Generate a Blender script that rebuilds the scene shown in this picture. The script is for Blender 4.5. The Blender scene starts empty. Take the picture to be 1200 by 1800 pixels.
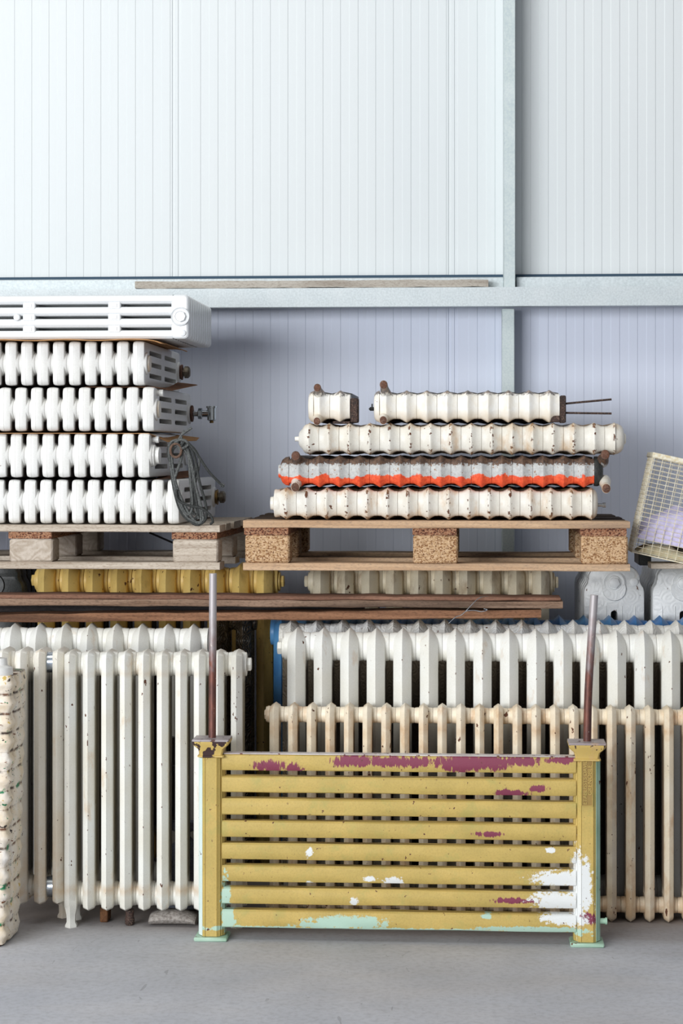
import bpy, math, random
from math import sin, cos, pi, radians, sqrt
from mathutils import Vector, Matrix, noise
from mathutils.geometry import tessellate_polygon
random.seed(7)
S = bpy.context.scene
C = S.collection
# ------------------------------------------------------------------ camera
H = 1.37                       # eye height in metres
YAW = 0.0643                   # tangent of the slight turn to the left
FPX = 3500.0                   # focal length in pixels of a 1200 px wide frame
HOR = 798.0
cam = bpy.data.cameras.new('camera'); camo = bpy.data.objects.new('camera', cam); C.objects.link(camo)
cam.sensor_fit = 'HORIZONTAL'; cam.sensor_width = 24.0; cam.lens = FPX/1200*24
cam.shift_y = -(900-HOR)/1200.0
cam.clip_end = 200
camo.location = (0, 0, H); camo.rotation_euler = (pi/2, 0, math.atan(YAW))
S.camera = camo
A_ = math.atan(YAW); ca, sa = cos(A_), sin(A_)
def at(px, py, Y):
    """world X and Z of the spot seen at px, py whose depth coordinate is Y"""
    t = (px-600)/FPX
    X = Y*(t*ca-sa)/(ca+t*sa)
    d = Y*ca-X*sa
    return X, H-(py-HOR)*d/FPX
def ax(px, Y): return at(px, 800, Y)[0]
# ------------------------------------------------------------------ light
w = bpy.data.worlds.new('hall_daylight'); S.world = w; w.use_nodes = True
bg = w.node_tree.nodes['Background']
bg.inputs[0].default_value = (0.90, 0.92, 1.0, 1); bg.inputs[1].default_value = 0.30
def area(name, loc, target, sx, sy, power, col):
    l = bpy.data.lights.new(name, 'AREA'); l.shape = 'RECTANGLE'; l.size = sx; l.size_y = sy
    l.energy = power; l.color = col
    o = bpy.data.objects.new(name, l); C.objects.link(o); o.location = loc
    o.rotation_euler = (Vector(target)-Vector(loc)).to_track_quat('-Z', 'Y').to_euler()
area('hall_door_daylight', (-4.7, -2.4, 2.3), (0.0, 6.6, 0.9), 5.6, 3.0, 860, (0.945, 0.972, 1.0))
area('roof_light', (-2.0, 3.6, 6.0), (-0.2, 7.0, 2.0), 4.0, 1.6, 92, (1.0, 0.995, 0.93))
S.view_settings.view_transform = 'Standard'; S.view_settings.look = 'None'
S.view_settings.gamma = 1.0; S.view_settings.exposure = 0.0
S.view_settings.use_curve_mapping = False
# ------------------------------------------------------------------ mesh helpers
class MB:
    def __init__(s): s.v = []; s.f = []
    def add(s, vs, fs):
        o = len(s.v); s.v += [tuple(v) for v in vs]; s.f += [tuple(i+o for i in f) for f in fs]
    def loft(s, rings, cap=True, closed=True):
        n = len(rings[0]); vs = [p for r in rings for p in r]; fs = []
        for k in range(len(rings)-1):
            for i in range(n if closed else n-1):
                j = (i+1) % n
                fs.append((k*n+i, k*n+j, (k+1)*n+j, (k+1)*n+i))
        if cap:
            fs.append(tuple(range(n-1, -1, -1))); fs.append(tuple((len(rings)-1)*n+i for i in range(n)))
        s.add(vs, fs)
    def box(s, x0, x1, y0, y1, z0, z1, b=0.0):
        if b <= 0:
            vs = [(x, y, z) for z in (z0, z1) for y in (y0, y1) for x in (x0, x1)]
            s.add(vs, [(0,2,3,1), (4,5,7,6), (0,1,5,4), (2,6,7,3), (0,4,6,2), (1,3,7,5)])
        else:
            rings = []
            for z, i in ((z0, b), (z0+b, 0), (z1-b, 0), (z1, b)):
                rings.append([(x0+b, y0+i, z), (x1-b, y0+i, z), (x1-i, y0+b, z), (x1-i, y1-b, z),
                              (x1-b, y1-i, z), (x0+b, y1-i, z), (x0+i, y1-b, z), (x0+i, y0+b, z)])
            s.loft(rings)
    def lathe(s, prof, c=(0,0,0), axis='x', n=20, ph=0.0, ry=1.0, rz=1.0):
        rings = []
        for a, r in prof:
            ring = []
            for i in range(n):
                t = ph+2*pi*i/n; u, v_ = r*cos(t)*ry, r*sin(t)*rz
                if axis == 'x': ring.append((c[0]+a, c[1]+u, c[2]+v_))
                elif axis == 'y': ring.append((c[0]+u, c[1]+a, c[2]+v_))
                else: ring.append((c[0]+u, c[1]+v_, c[2]+a))
            rings.append(ring)
        s.loft(rings)
    def tube(s, pts, r, n=8, sub=0):
        P = [Vector(p) for p in pts]
        if sub:
            Q = []
            for i in range(len(P)-1):
                p0 = P[max(i-1, 0)]; p1 = P[i]; p2 = P[i+1]; p3 = P[min(i+2, len(P)-1)]
                for k in range(sub):
                    t = k/sub
                    Q.append(0.5*((2*p1)+(p2-p0)*t+(2*p0-5*p1+4*p2-p3)*t*t+(3*p1-p0-3*p2+p3)*t**3))
            Q.append(P[-1]); P = Q
        rings = []; up = Vector((0.01, 0.99, 0.1)).normalized()
        for i, p in enumerate(P):
            d = (P[min(i+1, len(P)-1)]-P[max(i-1, 0)])
            if d.length < 1e-9: d = Vector((0, 0, 1))
            d.normalize()
            u = d.cross(up)
            if u.length < 1e-3: u = d.cross(Vector((1, 0, 0)))
            u.normalize(); v_ = d.cross(u).normalized(); up = u.cross(d).normalized()
            rr_ = r[i*len(r)//len(P)] if isinstance(r, (list, tuple)) else r
            rings.append([tuple(p+u*rr_*cos(2*pi*k/n)+v_*rr_*sin(2*pi*k/n)) for k in range(n)])
        s.loft(rings)
    def mesh(s, name, sharp=38, recalc=True):
        m = bpy.data.meshes.new(name); m.from_pydata(s.v, [], s.f)
        if recalc:
            import bmesh
            b = bmesh.new(); b.from_mesh(m); bmesh.ops.recalc_face_normals(b, faces=b.faces); b.to_mesh(m); b.free()
        m.shade_smooth()
        m.set_sharp_from_angle(angle=radians(sharp))
        return m
    def build(s, name, mat, parent=None, sharp=38):
        return link(name, s.mesh(name, sharp), mat, parent)
def link(name, mesh, mat, parent=None, loc=None, rot=None):
    o = bpy.data.objects.new(name, mesh); C.objects.link(o)
    if len(mesh.materials) == 0: mesh.materials.append(mat)
    o.material_slots[0].link = 'OBJECT'; o.material_slots[0].material = mat
    if parent: o.parent = parent
    if loc: o.location = loc
    if rot: o.rotation_euler = rot
    return o
def thing(name, label, cat, loc, rot=(0,0,0), group=None):
    o = bpy.data.objects.new(name, None); C.objects.link(o)
    o.empty_display_size = 0.1
    o.location = loc; o.rotation_euler = rot; o['label'] = label; o['category'] = cat
    if group: o['group'] = group
    return o
def tag(o, label, cat, group=None):
    o['label'] = label; o['category'] = cat
    if group: o['group'] = group
    return o
def struct(o): o['kind'] = 'structure'; return o
# ------------------------------------------------------------------ materials
def hx(r, g, b):
    f = lambda c: (c/255/12.92) if c/255 <= 0.04045 else ((c/255+0.055)/1.055)**2.4
    return (f(r), f(g), f(b), 1)
class NT:
    def __init__(s, name):
        s.m = bpy.data.materials.new(name); s.m.use_nodes = True; s.t = s.m.node_tree
        s.b = s.t.nodes['Principled BSDF']; s.n = s.t.nodes
        s.pos = s.n.new('ShaderNodeNewGeometry').outputs['Position']
        s.obj = s.n.new('ShaderNodeTexCoord').outputs['Object']
    def L(s, a, b): s.t.links.new(a, b)
    def val(s, sock, v):
        if hasattr(v, 'is_output') or isinstance(v, bpy.types.NodeSocket): s.L(v, sock)
        else: sock.default_value = v
    def math(s, op, a, b=0.0, c=None, clamp=False):
        n = s.n.new('ShaderNodeMath'); n.operation = op; n.use_clamp = clamp
        s.val(n.inputs[0], a); s.val(n.inputs[1], b)
        if c is not None: s.val(n.inputs[2], c)
        return n.outputs[0]
    def vec(s, v, sc=(1,1,1), loc=(0,0,0), rot=(0,0,0)):
        n = s.n.new('ShaderNodeMapping'); s.L(v, n.inputs[0])
        n.inputs[1].default_value = loc; n.inputs[2].default_value = rot; n.inputs[3].default_value = sc
        return n.outputs[0]
    def noise(s, v, scale, detail=3, rough=0.55, dist=0.0):
        n = s.n.new('ShaderNodeTexNoise'); s.L(v, n.inputs['Vector'])
        n.inputs['Scale'].default_value = scale; n.inputs['Detail'].default_value = detail
        n.inputs['Roughness'].default_value = rough; n.inputs['Distortion'].default_value = dist
        return n.outputs[0]
    def ramp(s, v, a, b):          # smooth 0..1 between a and b
        n = s.n.new('ShaderNodeMapRange'); n.clamp = True
        s.L(v, n.inputs[0]); n.inputs[1].default_value = a; n.inputs[2].default_value = b
        return n.outputs[0]
    def mix(s, f, a, b):
        n = s.n.new('ShaderNodeMix'); n.data_type = 'RGBA'
        s.val(n.inputs[0], f); s.val(n.inputs[6], a); s.val(n.inputs[7], b)
        return n.outputs[2]
    def sep(s, v):
        n = s.n.new('ShaderNodeSeparateXYZ'); s.L(v, n.inputs[0]); return n.outputs
    def bump(s, h, strength=0.3, dist=0.002, prev=None):
        n = s.n.new('ShaderNodeBump'); s.L(h, n.inputs['Height'])
        n.inputs['Strength'].default_value = strength; n.inputs['Distance'].default_value = dist
        if prev: s.L(prev, n.inputs['Normal'])
        return n.outputs[0]
    def patch(s, c, r, n1, amt=0.9, sharp=6.0):
        """worn patch: ellipsoid round c with ragged edge"""
        v = s.vec(s.pos, (1/r[0], 1/r[1], 1/r[2]), (-c[0]/r[0], -c[1]/r[1], -c[2]/r[2]))
        ln = s.n.new('ShaderNodeVectorMath'); ln.operation = 'LENGTH'; s.L(v, ln.inputs[0])
        e = s.math('SUBTRACT', 1.0, ln.outputs['Value'])
        e = s.math('ADD', e, s.math('MULTIPLY', s.math('SUBTRACT', n1, 0.5), amt*2))
        return s.math('MULTIPLY', e, sharp, clamp=True)
    def out(s, col, rough=0.5, metal=0.0, normal=None, spec=0.5):
        s.val(s.b.inputs['Base Color'], col); s.val(s.b.inputs['Roughness'], rough)
        s.b.inputs['Metallic'].default_value = metal
        s.b.inputs['Specular IOR Level'].default_value = spec
        if normal: s.L(normal, s.b.inputs['Normal'])
        return s.m
RUST = hx(96, 58, 38)
def paint(name, base, base2, chip=RUST, chips=0.66, chip_scale=28, stain=hx(196,160,116), stains=0.55, rough=0.42, bump=0.35, ornate=0.0, zstain=None, ornsc=34, dirt_shade=None, ridge=None):
    """old thick enamel: two tints, dusty brown stains, chips down to rust"""
    t = NT(name); p = t.pos
    big = t.noise(p, 7, 3); fine = t.noise(p, 130, 3)
    col = t.mix(t.ramp(big, 0.35, 0.65), base, base2)
    stn = t.noise(t.vec(p, (1, 1, 0.45)), 17, 5, 0.65)
    m = t.ramp(stn, stains, stains+0.16)
    if zstain:
        z = t.sep(p)[2]
        for (zc, hw, k) in zstain:
            band = t.math('SUBTRACT', 1.0, t.math('DIVIDE', t.math('ABSOLUTE', t.math('SUBTRACT', z, zc)), hw), clamp=True)
            m = t.math('MAXIMUM', m, t.math('MULTIPLY', t.math('MULTIPLY', band, t.ramp(t.noise(p, 22, 4), 0.3, 0.62)), k))
    col = t.mix(t.math('MULTIPLY', m, 0.62), col, stain)
    speck = t.ramp(t.noise(p, 260, 2), 0.35, 0.7)
    col = t.mix(t.math('MULTIPLY', speck, 0.10), col, hx(150,140,122))
    c1 = t.noise(t.vec(p, (1, 1, 0.7)), chip_scale*2.2, 3, 0.5)
    c2 = t.noise(p, 9, 2)
    cm = t.ramp(t.math('ADD', c1, t.math('MULTIPLY', t.math('SUBTRACT', c2, 0.5), 0.35)), chips, chips+0.02)
    col = t.mix(cm, col, chip)
    if dirt_shade:  # columns darken inward: dirt plus gap shade painted into the colour
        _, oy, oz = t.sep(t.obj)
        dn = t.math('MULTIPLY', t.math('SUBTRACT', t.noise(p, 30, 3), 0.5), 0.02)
        f = t.math('MULTIPLY', t.ramp(t.math('ADD', oz, dn), dirt_shade['z'][0], dirt_shade['z'][0]+0.03), t.ramp(t.math('ADD', oz, dn), dirt_shade['z'][1], dirt_shade['z'][1]-0.03))
        if 'zh' in dirt_shade:
            f2 = t.math('MULTIPLY', t.ramp(t.math('ABSOLUTE', oy), 0.0365, 0.040), t.ramp(oz, dirt_shade['zh'], dirt_shade['zh']+0.012)); f = t.math('MAXIMUM', f, f2)
        if 'y' in dirt_shade: f = t.math('MULTIPLY', f, t.ramp(t.math('ADD', oy, dn), dirt_shade['y'][0], dirt_shade['y'][1]))
        col = t.mix(t.math('MULTIPLY', f, dirt_shade['amt']), col, dirt_shade['col'])
    if ridge:
        ox, oy, oz = t.sep(t.obj)
        near = t.ramp(t.math('ABSOLUTE', ox), ridge, ridge*0.45)
        far = t.ramp(t.math('ABSOLUTE', oy), 0.012, 0.045)
        rc = t.math('MULTIPLY', near, t.ramp(t.math('ADD', t.noise(p, 75, 3), t.math('MULTIPLY', far, 0.10 if ridge > 0.005 else 0.02)), 0.60 if ridge > 0.005 else 0.68, 0.63 if ridge > 0.005 else 0.70))
        col = t.mix(rc, col, chip); cm = t.math('MAXIMUM', cm, rc)
        if ridge > 0.005:
          sm = t.math('MULTIPLY', t.ramp(t.math('ADD', t.math('ABSOLUTE', oy), t.math('MULTIPLY', t.math('SUBTRACT', stn, 0.5), 0.06)), 0.028, 0.052), 0.5)
          col = t.mix(sm, col, stain)
    h = t.math('SUBTRACT', t.math('MULTIPLY', fine, 0.35), cm)
    h = t.math('ADD', h, t.math('MULTIPLY', t.noise(p, 38, 4), 0.8))
    nrm = t.bump(h, bump, 0.0016)
    if ornate:
        v = t.n.new('ShaderNodeTexVoronoi'); v.feature = 'F1'; t.L(p, v.inputs['Vector']); v.inputs['Scale'].default_value = ornsc
        wv = t.math('SINE', t.math('ADD', t.math('MULTIPLY', v.outputs['Distance'], 26), t.math('MULTIPLY', t.noise(p, 30, 2), 9)))
        nrm = t.bump(wv, ornate, 0.0022, nrm)
    return t.out(col, t.math('ADD', rough, t.math('MULTIPLY', cm, 0.4)), 0.0, nrm)
M = {}
M['white_a'] = paint('white_enamel', hx(232,232,229), hx(226,225,220), chips=0.80, stains=0.70, bump=0.12, rough=0.3, stain=hx(214,184,140))
M['cream_a_inner'] = paint('dusty_cream_enamel', hx(232,228,218), hx(222,214,198), chips=0.80, stains=0.5, bump=0.15, stain=hx(205,165,118))
M['white_a_in'] = paint('white_enamel_dusty_shaded_inside', hx(232,232,229), hx(226,225,220), chips=0.80, stains=0.70, bump=0.12, rough=0.3, stain=hx(214,184,140), dirt_shade=dict(z=(0.080,0.9), zh=0.012, col=hx(62,52,46), amt=0.95))  # dust inside, darkened further so the gaps carry painted shade
M['white_b'] = paint('old_white_enamel', hx(230,227,218), hx(220,214,200), chips=0.715, stains=0.55, bump=0.6, chip_scale=24, ridge=0.008, dirt_shade=dict(z=(0.065,0.9), col=hx(44,36,32), amt=0.95))
M['white_c'] = paint('thick_white_enamel', hx(234,234,229), hx(228,226,216), chips=0.74, stains=0.60, bump=0.30, ridge=0.002, dirt_shade=dict(y=(-0.045,-0.030), z=(0.09,0.745), col=hx(88,74,54), amt=0.9))
M['white_p'] = paint('plain_thick_white_enamel', hx(236,237,236), hx(230,231,229), chips=0.76, stains=0.70, bump=0.25)
M['white_orn'] = paint('ornate_white_enamel', hx(232,233,232), hx(226,227,225), chips=0.72, stains=0.66, bump=0.25, ornate=0.16, ornsc=22)
M['crest'] = paint('white_enamel_over_dirty_shaded_body', hx(232,233,232), hx(222,218,208), chips=0.70, stains=0.60, bump=0.35, ornate=0.3, ornsc=30, dirt_shade=dict(z=(-0.1,0.785), col=hx(104,90,68), amt=0.92))  # body below the crests browned to paint the shade between columns
M['cream_c'] = paint('dirty_cream_enamel', hx(238,228,204), hx(226,212,182), chips=0.71, stains=0.52, bump=0.5, stain=hx(150,118,80), zstain=[(1.0,0.03,1.0)], dirt_shade=dict(y=(-0.05,-0.035), z=(0.09,0.90), col=hx(80,66,46), amt=0.9))
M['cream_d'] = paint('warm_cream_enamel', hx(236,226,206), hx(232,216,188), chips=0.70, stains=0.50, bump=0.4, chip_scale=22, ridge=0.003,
                     stain=hx(198,152,100), zstain=[(0.560,0.035,1.0),(0.04,0.06,1.0)], dirt_shade=dict(y=(-0.030,-0.016), z=(0.07,0.57), col=hx(104,80,56), amt=0.85))
M['white_e'] = paint('pale_enamel', hx(236,236,230), hx(230,227,216), chips=0.725, stains=0.60, bump=0.22, ridge=0.0022, zstain=[(0.11,0.02,0.9),(0.735,0.015,0.4)], stain=hx(205,168,118), dirt_shade=dict(y=(-0.034,-0.020), z=(0.12,0.73), col=hx(150,138,110), amt=0.85))
M['cream_e'] = paint('stained_pale_enamel', hx(240,238,230), hx(234,228,214), chips=0.73, stains=0.60, bump=0.3, zstain=[(0.10,0.10,1.0),(0.10,0.42,0.7)], stain=hx(222,186,136), dirt_shade=dict(y=(-0.034,-0.020), z=(0.12,0.73), col=hx(52,46,38), amt=0.9))
M['yellow_c'] = paint('yellow_enamel', hx(246,214,132), hx(236,202,118), chips=0.70, stains=0.58, bump=0.6, stain=hx(176,136,66), zstain=[(1.0,0.03,0.8)], dirt_shade=dict(y=(-0.05,-0.035), z=(0.09,0.90), col=hx(84,70,36), amt=0.9))
M['blue'] = paint('blue_enamel', hx(96,158,205), hx(40,110,180), chips=0.8, stains=0.75, bump=0.3, stain=hx(170,190,200))
M['dark'] = paint('dark_green_black_enamel', hx(36,42,42), hx(22,26,28), chips=0.8, stains=0.7, bump=0.5, stain=hx(60,52,44))
M['brown_dark'] = paint('shaded_brown_iron', hx(92,78,58), hx(66,52,38), chips=0.72, stains=0.5, bump=0.8, ornate=1.0, stain=hx(120,96,60))  # iron coloured dark to put the gap's shade into the paint
M['modern'] = paint('new_white_lacquer', hx(226,228,229), hx(223,226,227), chips=0.9, stains=0.9, bump=0.05, rough=0.28)
def m_rust(name, a=hx(112,72,52), b=hx(70,46,36)):
    t = NT(name); n = t.noise(t.pos, 60, 5, 0.7); n2 = t.noise(t.pos, 220, 3)
    col = t.mix(t.ramp(n, 0.35, 0.65), a, b); col = t.mix(t.math('MULTIPLY', t.ramp(n2, 0.5, 0.7), 0.4), col, hx(158,128,108))
    return t.out(col, 0.8, 0.0, t.bump(n2, 0.8, 0.002))
M['rust'] = m_rust('rusty_iron')
M['rust_ring'] = m_rust('brown_iron_ring', hx(104,78,62), hx(70,54,44))
M['rust_dark'] = m_rust('dark_rusty_iron', hx(66,46,38), hx(34,26,24))
def m_plain(name, c, rough, metal, sc=90, k=0.25, c2=None):
    t = NT(name); n = t.noise(t.pos, sc, 4)
    return t.out(t.mix(t.math('MULTIPLY', t.ramp(n, 0.4, 0.65), 1.0), c, c2 or c), rough, metal, t.bump(n, k, 0.001))
M['chrome'] = m_plain('chrome', hx(200,205,205), 0.15, 1.0, k=0.02)
M['silver'] = m_plain('galvanised_nut', hx(200,208,216), 0.25, 0.9, 60, 0.1, hx(160,170,180))
M['brass'] = m_plain('tarnished_brass', hx(168,136,82), 0.45, 0.8, 80, 0.3, hx(96,78,58))
M['greynut'] = m_plain('grey_brown_nut', hx(120,112,98), 0.5, 0.5, 80, 0.4, hx(84,70,56))
M['rope'] = m_plain('steel_cord', hx(96,98,96), 0.7, 0.1, 300, 1.0, hx(50,52,50))
M['rope2'] = m_plain('dark_cord', hx(60,62,60), 0.8, 0.1, 300, 1.0, hx(32,34,34))
M['wire'] = m_plain('cream_coated_wire', hx(232,226,206), 0.5, 0.0, 120, 0.3, hx(214,198,160))
M['black'] = m_plain('black_iron', hx(26,25,26), 0.7, 0.2)
def m_steel(name, a, b):
    t = NT(name); n = t.noise(t.pos, 150, 3); n2 = t.noise(t.pos, 14, 3)
    col = t.mix(t.ramp(n, 0.35, 0.65), a, b); col = t.mix(t.math('MULTIPLY', t.ramp(n2, 0.4, 0.7), 0.25), col, hx(220,224,224))
    return t.out(col, 0.55, 0.15, t.bump(n, 0.15, 0.0005))
M['steel'] = m_steel('galvanised_steel', hx(206,214,216), hx(188,196,198))
M['steel_post'] = m_steel('galvanised_post_steel', hx(196,206,204), hx(182,194,196))
def m_panel(name, c, c2):
    t = NT(name); n = t.noise(t.vec(t.pos, (1, 1, 0.25)), 1.6, 2)
    return t.out(t.mix(t.ramp(n, 0.3, 0.7), c, c2), 0.5, 0.0, None, 0.3)
M['panel'] = m_panel('white_coated_sheet', hx(217,221,221), hx(212,217,218))
M['panel_low'] = m_panel('lower_white_coated_sheet', hx(214,219,233), hx(209,215,230))  # bluer copy of the upper sheet, the lower wall's shade put into its colour
M['gap_shade_strip'] = m_plain('dark_blue_gap_shade', hx(52,74,92), 0.8, 0.0)  # dark colour standing in for the shadow line above the rail
def m_floor():
    t = NT('concrete'); p = t.pos
    n = t.noise(p, 3, 6, 0.6); n2 = t.noise(p, 55, 4, 0.65); n3 = t.noise(t.vec(p, (0.6, 1.6, 1)), 1.3, 4, 0.6)
    col = t.mix(t.ramp(n, 0.3, 0.7), hx(194,195,200), hx(176,178,184))
    col = t.mix(t.math('MULTIPLY', t.ramp(n3, 0.45, 0.72), 0.35), col, hx(184,172,158))
    col = t.mix(t.math('MULTIPLY', t.ramp(n2, 0.45, 0.75), 0.35), col, hx(126,124,124))
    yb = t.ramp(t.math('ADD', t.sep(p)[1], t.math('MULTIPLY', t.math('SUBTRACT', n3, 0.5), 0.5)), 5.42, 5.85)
    col = t.mix(t.math('MULTIPLY', yb, 0.75), col, hx(112,96,82))  # brown floor dirt, deepened to paint in shade around the radiators
    sc = t.noise(t.vec(p, (9, 2, 1), rot=(0, 0, 0.5)), 3.5, 2, 0.4, 1.5)
    col = t.mix(t.math('MULTIPLY', t.ramp(sc, 0.735, 0.76), 0.3), col, hx(96,92,92))
    return t.out(col, 0.75, 0.0, t.bump(n2, 0.25, 0.002), 0.25)
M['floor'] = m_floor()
def m_wood(name, a, b, dark, axis=0, dirt_shade=0.5, off=0.0, sc=1.0):
    t = NT(name)
    s3 = [60, 60, 60]; s3[axis] = 2.2
    g = t.noise(t.vec(t.pos, tuple(v*sc for v in s3), (off, off, off)), 1.0, 4, 0.6, 0.6)
    s3b = [18, 18, 18]; s3b[axis] = 1.4
    g2 = t.noise(t.vec(t.pos, tuple(s3b), (off, off, 0)), 1.0, 3, 0.5)
    col = t.mix(t.ramp(g, 0.32, 0.68), a, b)
    col = t.mix(t.math('MULTIPLY', t.ramp(g2, dirt_shade, dirt_shade+0.2), 0.75), col, dark)
    gf = t.noise(t.vec(t.pos, (1.0 if axis else 0.35, 1.0, 1.0), rot=(0, 0.5, 0)), 230, 3, 0.7)
    col = t.mix(t.math('MULTIPLY', t.ramp(gf, 0.48, 0.66), 0.45), col, dark)
    return t.out(col, 0.8, 0.0, t.bump(t.math('ADD', g, gf), 0.7, 0.0018), 0.2)
M['wood_grey'] = m_wood('weathered_pallet_wood', hx(206,194,178), hx(170,156,140), hx(128,104,82), 0, 0.56)
M['wood_brown'] = m_wood('brown_pallet_wood', hx(214,182,148), hx(182,148,116), hx(132,114,100), 0, 0.54, 3.0)
M['wood_dark'] = m_wood('dark_shaded_wood', hx(90,70,52), hx(58,44,34), hx(30,24,20), 0, 0.5, 5.0)  # boards behind the front one, dark to deepen the shade inside the pallet
M['wood_y'] = m_wood('stringer_wood', hx(128,88,58), hx(84,58,40), hx(50,36,28), 1, 0.5, 1.0)
M['plank1'] = m_wood('rough_sawn_plank', hx(158,132,112), hx(112,86,68), hx(64,50,42), 0, 0.5, 7.0)
M['plank2'] = m_wood('reddish_plank', hx(158,116,88), hx(118,82,60), hx(66,46,36), 0, 0.52, 9.0)
M['plank1b'] = m_wood('brown_board', hx(150,112,92), hx(110,78,62), hx(66,48,42), 0, 0.5, 17.0)
M['plank3'] = m_wood('grey_silvered_plank', hx(194,188,178), hx(172,164,152), hx(120,104,90), 0, 0.6, 2.0)
M['plank_dark'] = m_wood('dark_gap_plank', hx(70,66,66), hx(44,42,44), hx(26,24,26), 0, 0.5, 4.0)  # dark board that also stands in for the shaded gap between planks
def m_endgrain(name, a, b, dk):
    t = NT(name); p = t.pos
    n = t.noise(p, 9, 2, 0.5, 0.5)
    rings = t.math('SINE', t.math('ADD', t.math('MULTIPLY', n, 80), t.math('MULTIPLY', t.sep(p)[2], 240)))
    n2 = t.noise(p, 130, 4, 0.7)
    col = t.mix(t.ramp(rings, -1, 1), a, b); col = t.mix(t.math('MULTIPLY', t.ramp(n2, 0.5, 0.7), 0.5), col, dk)
    cr = t.noise(t.vec(p, (60, 60, 6)), 1.0, 2)
    col = t.mix(t.ramp(cr, 0.735, 0.76), col, hx(60,42,32))
    return t.out(col, 0.85, 0.0, t.bump(n2, 0.5, 0.002), 0.2)
M['block_wood'] = m_endgrain('wooden_block_end_grain', hx(196,184,170), hx(174,160,144), hx(150,130,110))
M['block_red'] = m_endgrain('stringer_end_grain', hx(150,106,80), hx(116,78,58), hx(80,54,40))
def m_chip(name, cols, k=1.0):
    t = NT(name); v = t.n.new('ShaderNodeTexVoronoi'); t.L(t.vec(t.pos, (1, 1, 1.5), rot=(0.3, 0.5, 0.7)), v.inputs['Vector']); v.inputs['Scale'].default_value = 210
    r = t.sep(v.outputs['Color'])[0]
    col = t.mix(t.ramp(r, 0.1, 0.9), cols[0], cols[1]); col = t.mix(t.ramp(t.sep(v.outputs['Color'])[1], 0.70, 0.78), col, cols[2])
    col = t.mix(t.ramp(t.noise(t.pos, 150, 3, 0.6), 0.56, 0.66), col, cols[3])
    return t.out(col, 0.9, 0.0, t.bump(r, 0.9, 0.003), 0.2)
M['chip'] = m_chip('pressed_chip_block', [hx(188,152,112), hx(214,182,146), hx(146,106,72), hx(112,78,54)])
M['chip_dark'] = m_chip('dark_pressed_chip', [hx(146,98,72), hx(176,136,106), hx(92,56,44), hx(60,38,32)])
def m_card(name, a, b):
    t = NT(name); n = t.noise(t.pos, 40, 3)
    f = t.math('SINE', t.math('MULTIPLY', t.sep(t.pos)[0], 900))
    return t.out(t.mix(t.ramp(n, 0.3, 0.7), a, b), 0.9, 0.0, t.bump(f, 0.2, 0.001), 0.1)
M['card'] = m_card('cardboard', hx(192,148,104), hx(170,126,84))
M['card_dark'] = m_card('dirty_cardboard', hx(142,104,78), hx(112,80,62))
M['cloth'] = m_plain('lilac_cloth', hx(212,206,232), 0.9, 0.0, 60, 0.6, hx(196,188,222))
M['cloth_green'] = m_plain('sage_padding', hx(196,190,160), 0.9, 0.0, 120, 0.8, hx(206,190,154))
M['felt'] = m_plain('grey_speckled_felt', hx(136,142,156), 0.95, 0.0, 260, 0.8, hx(104,108,122))
M['stone'] = m_plain('grey_stone', hx(158,152,146), 0.9, 0.0, 120, 0.8, hx(116,108,102))
# red, grey and brown radiator: bands of different old paint
def m_tri():
    t = NT('brown_grey_and_orange_paint'); p = t.pos
    y = t.sep(t.obj)[1]; n = t.noise(p, 26, 4, 0.6); n2 = t.noise(p, 90, 4, 0.7)
    e = t.math('ADD', y, t.math('MULTIPLY', t.math('SUBTRACT', n, 0.5), 0.055))
    col = t.mix(t.ramp(n2, 0.4, 0.6), hx(196,196,192), hx(178,178,176))
    col = t.mix(t.ramp(t.noise(p, 120, 3), 0.64, 0.67), col, hx(150,112,80))
    col = t.mix(t.ramp(e, 0.0125, 0.0155), col, t.mix(t.ramp(n2, 0.4, 0.65), hx(240,98,52), hx(214,66,32)))
    e2 = t.math('ADD', y, t.math('MULTIPLY', t.math('SUBTRACT', n2, 0.5), 0.045))
    col = t.mix(t.ramp(e2, -0.019, -0.024), col, t.mix(t.ramp(n2, 0.4, 0.6), hx(104,78,60), hx(66,50,42)))
    col = t.mix(t.ramp(t.sep(t.obj)[2], 0.06, 0.085), col, hx(44,36,32))  # behind the header the shade of the gap is painted dark
    return t.out(col, 0.6, 0.0, t.bump(t.math('ADD', n2, n), 0.6, 0.002))
M['tri'] = m_tri()
def m_b4():
    t = NT('white_enamel_with_sooty_top'); p = t.pos
    y = t.sep(t.obj)[1]; n = t.noise(p, 26, 4, 0.6); n2 = t.noise(p, 90, 4, 0.7)
    col = t.mix(t.ramp(n, 0.3, 0.7), hx(238,236,230), hx(230,222,206))
    col = t.mix(t.math('MULTIPLY', t.ramp(y, 0.01, 0.055), 0.55), col, hx(206,176,132))
    e = t.math('ADD', y, t.math('MULTIPLY', t.math('SUBTRACT', n2, 0.5), 0.05))
    col = t.mix(t.math('MULTIPLY', t.ramp(e, -0.034, -0.042), 0.9), col, t.mix(t.ramp(n2, 0.45, 0.55), hx(84,78,78), hx(128,96,74)))
    col = t.mix(t.ramp(t.noise(p, 60, 3), 0.72, 0.735), col, hx(110,74,48))
    col = t.mix(t.ramp(t.sep(t.obj)[2], 0.07, 0.095), col, hx(44,36,32))  # dark paint behind the header for the shade in the gaps
    return t.out(col, 0.45, 0.0, t.bump(t.math('ADD', n2, n), 0.5, 0.002))
M['white_b4'] = m_b4()
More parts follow.
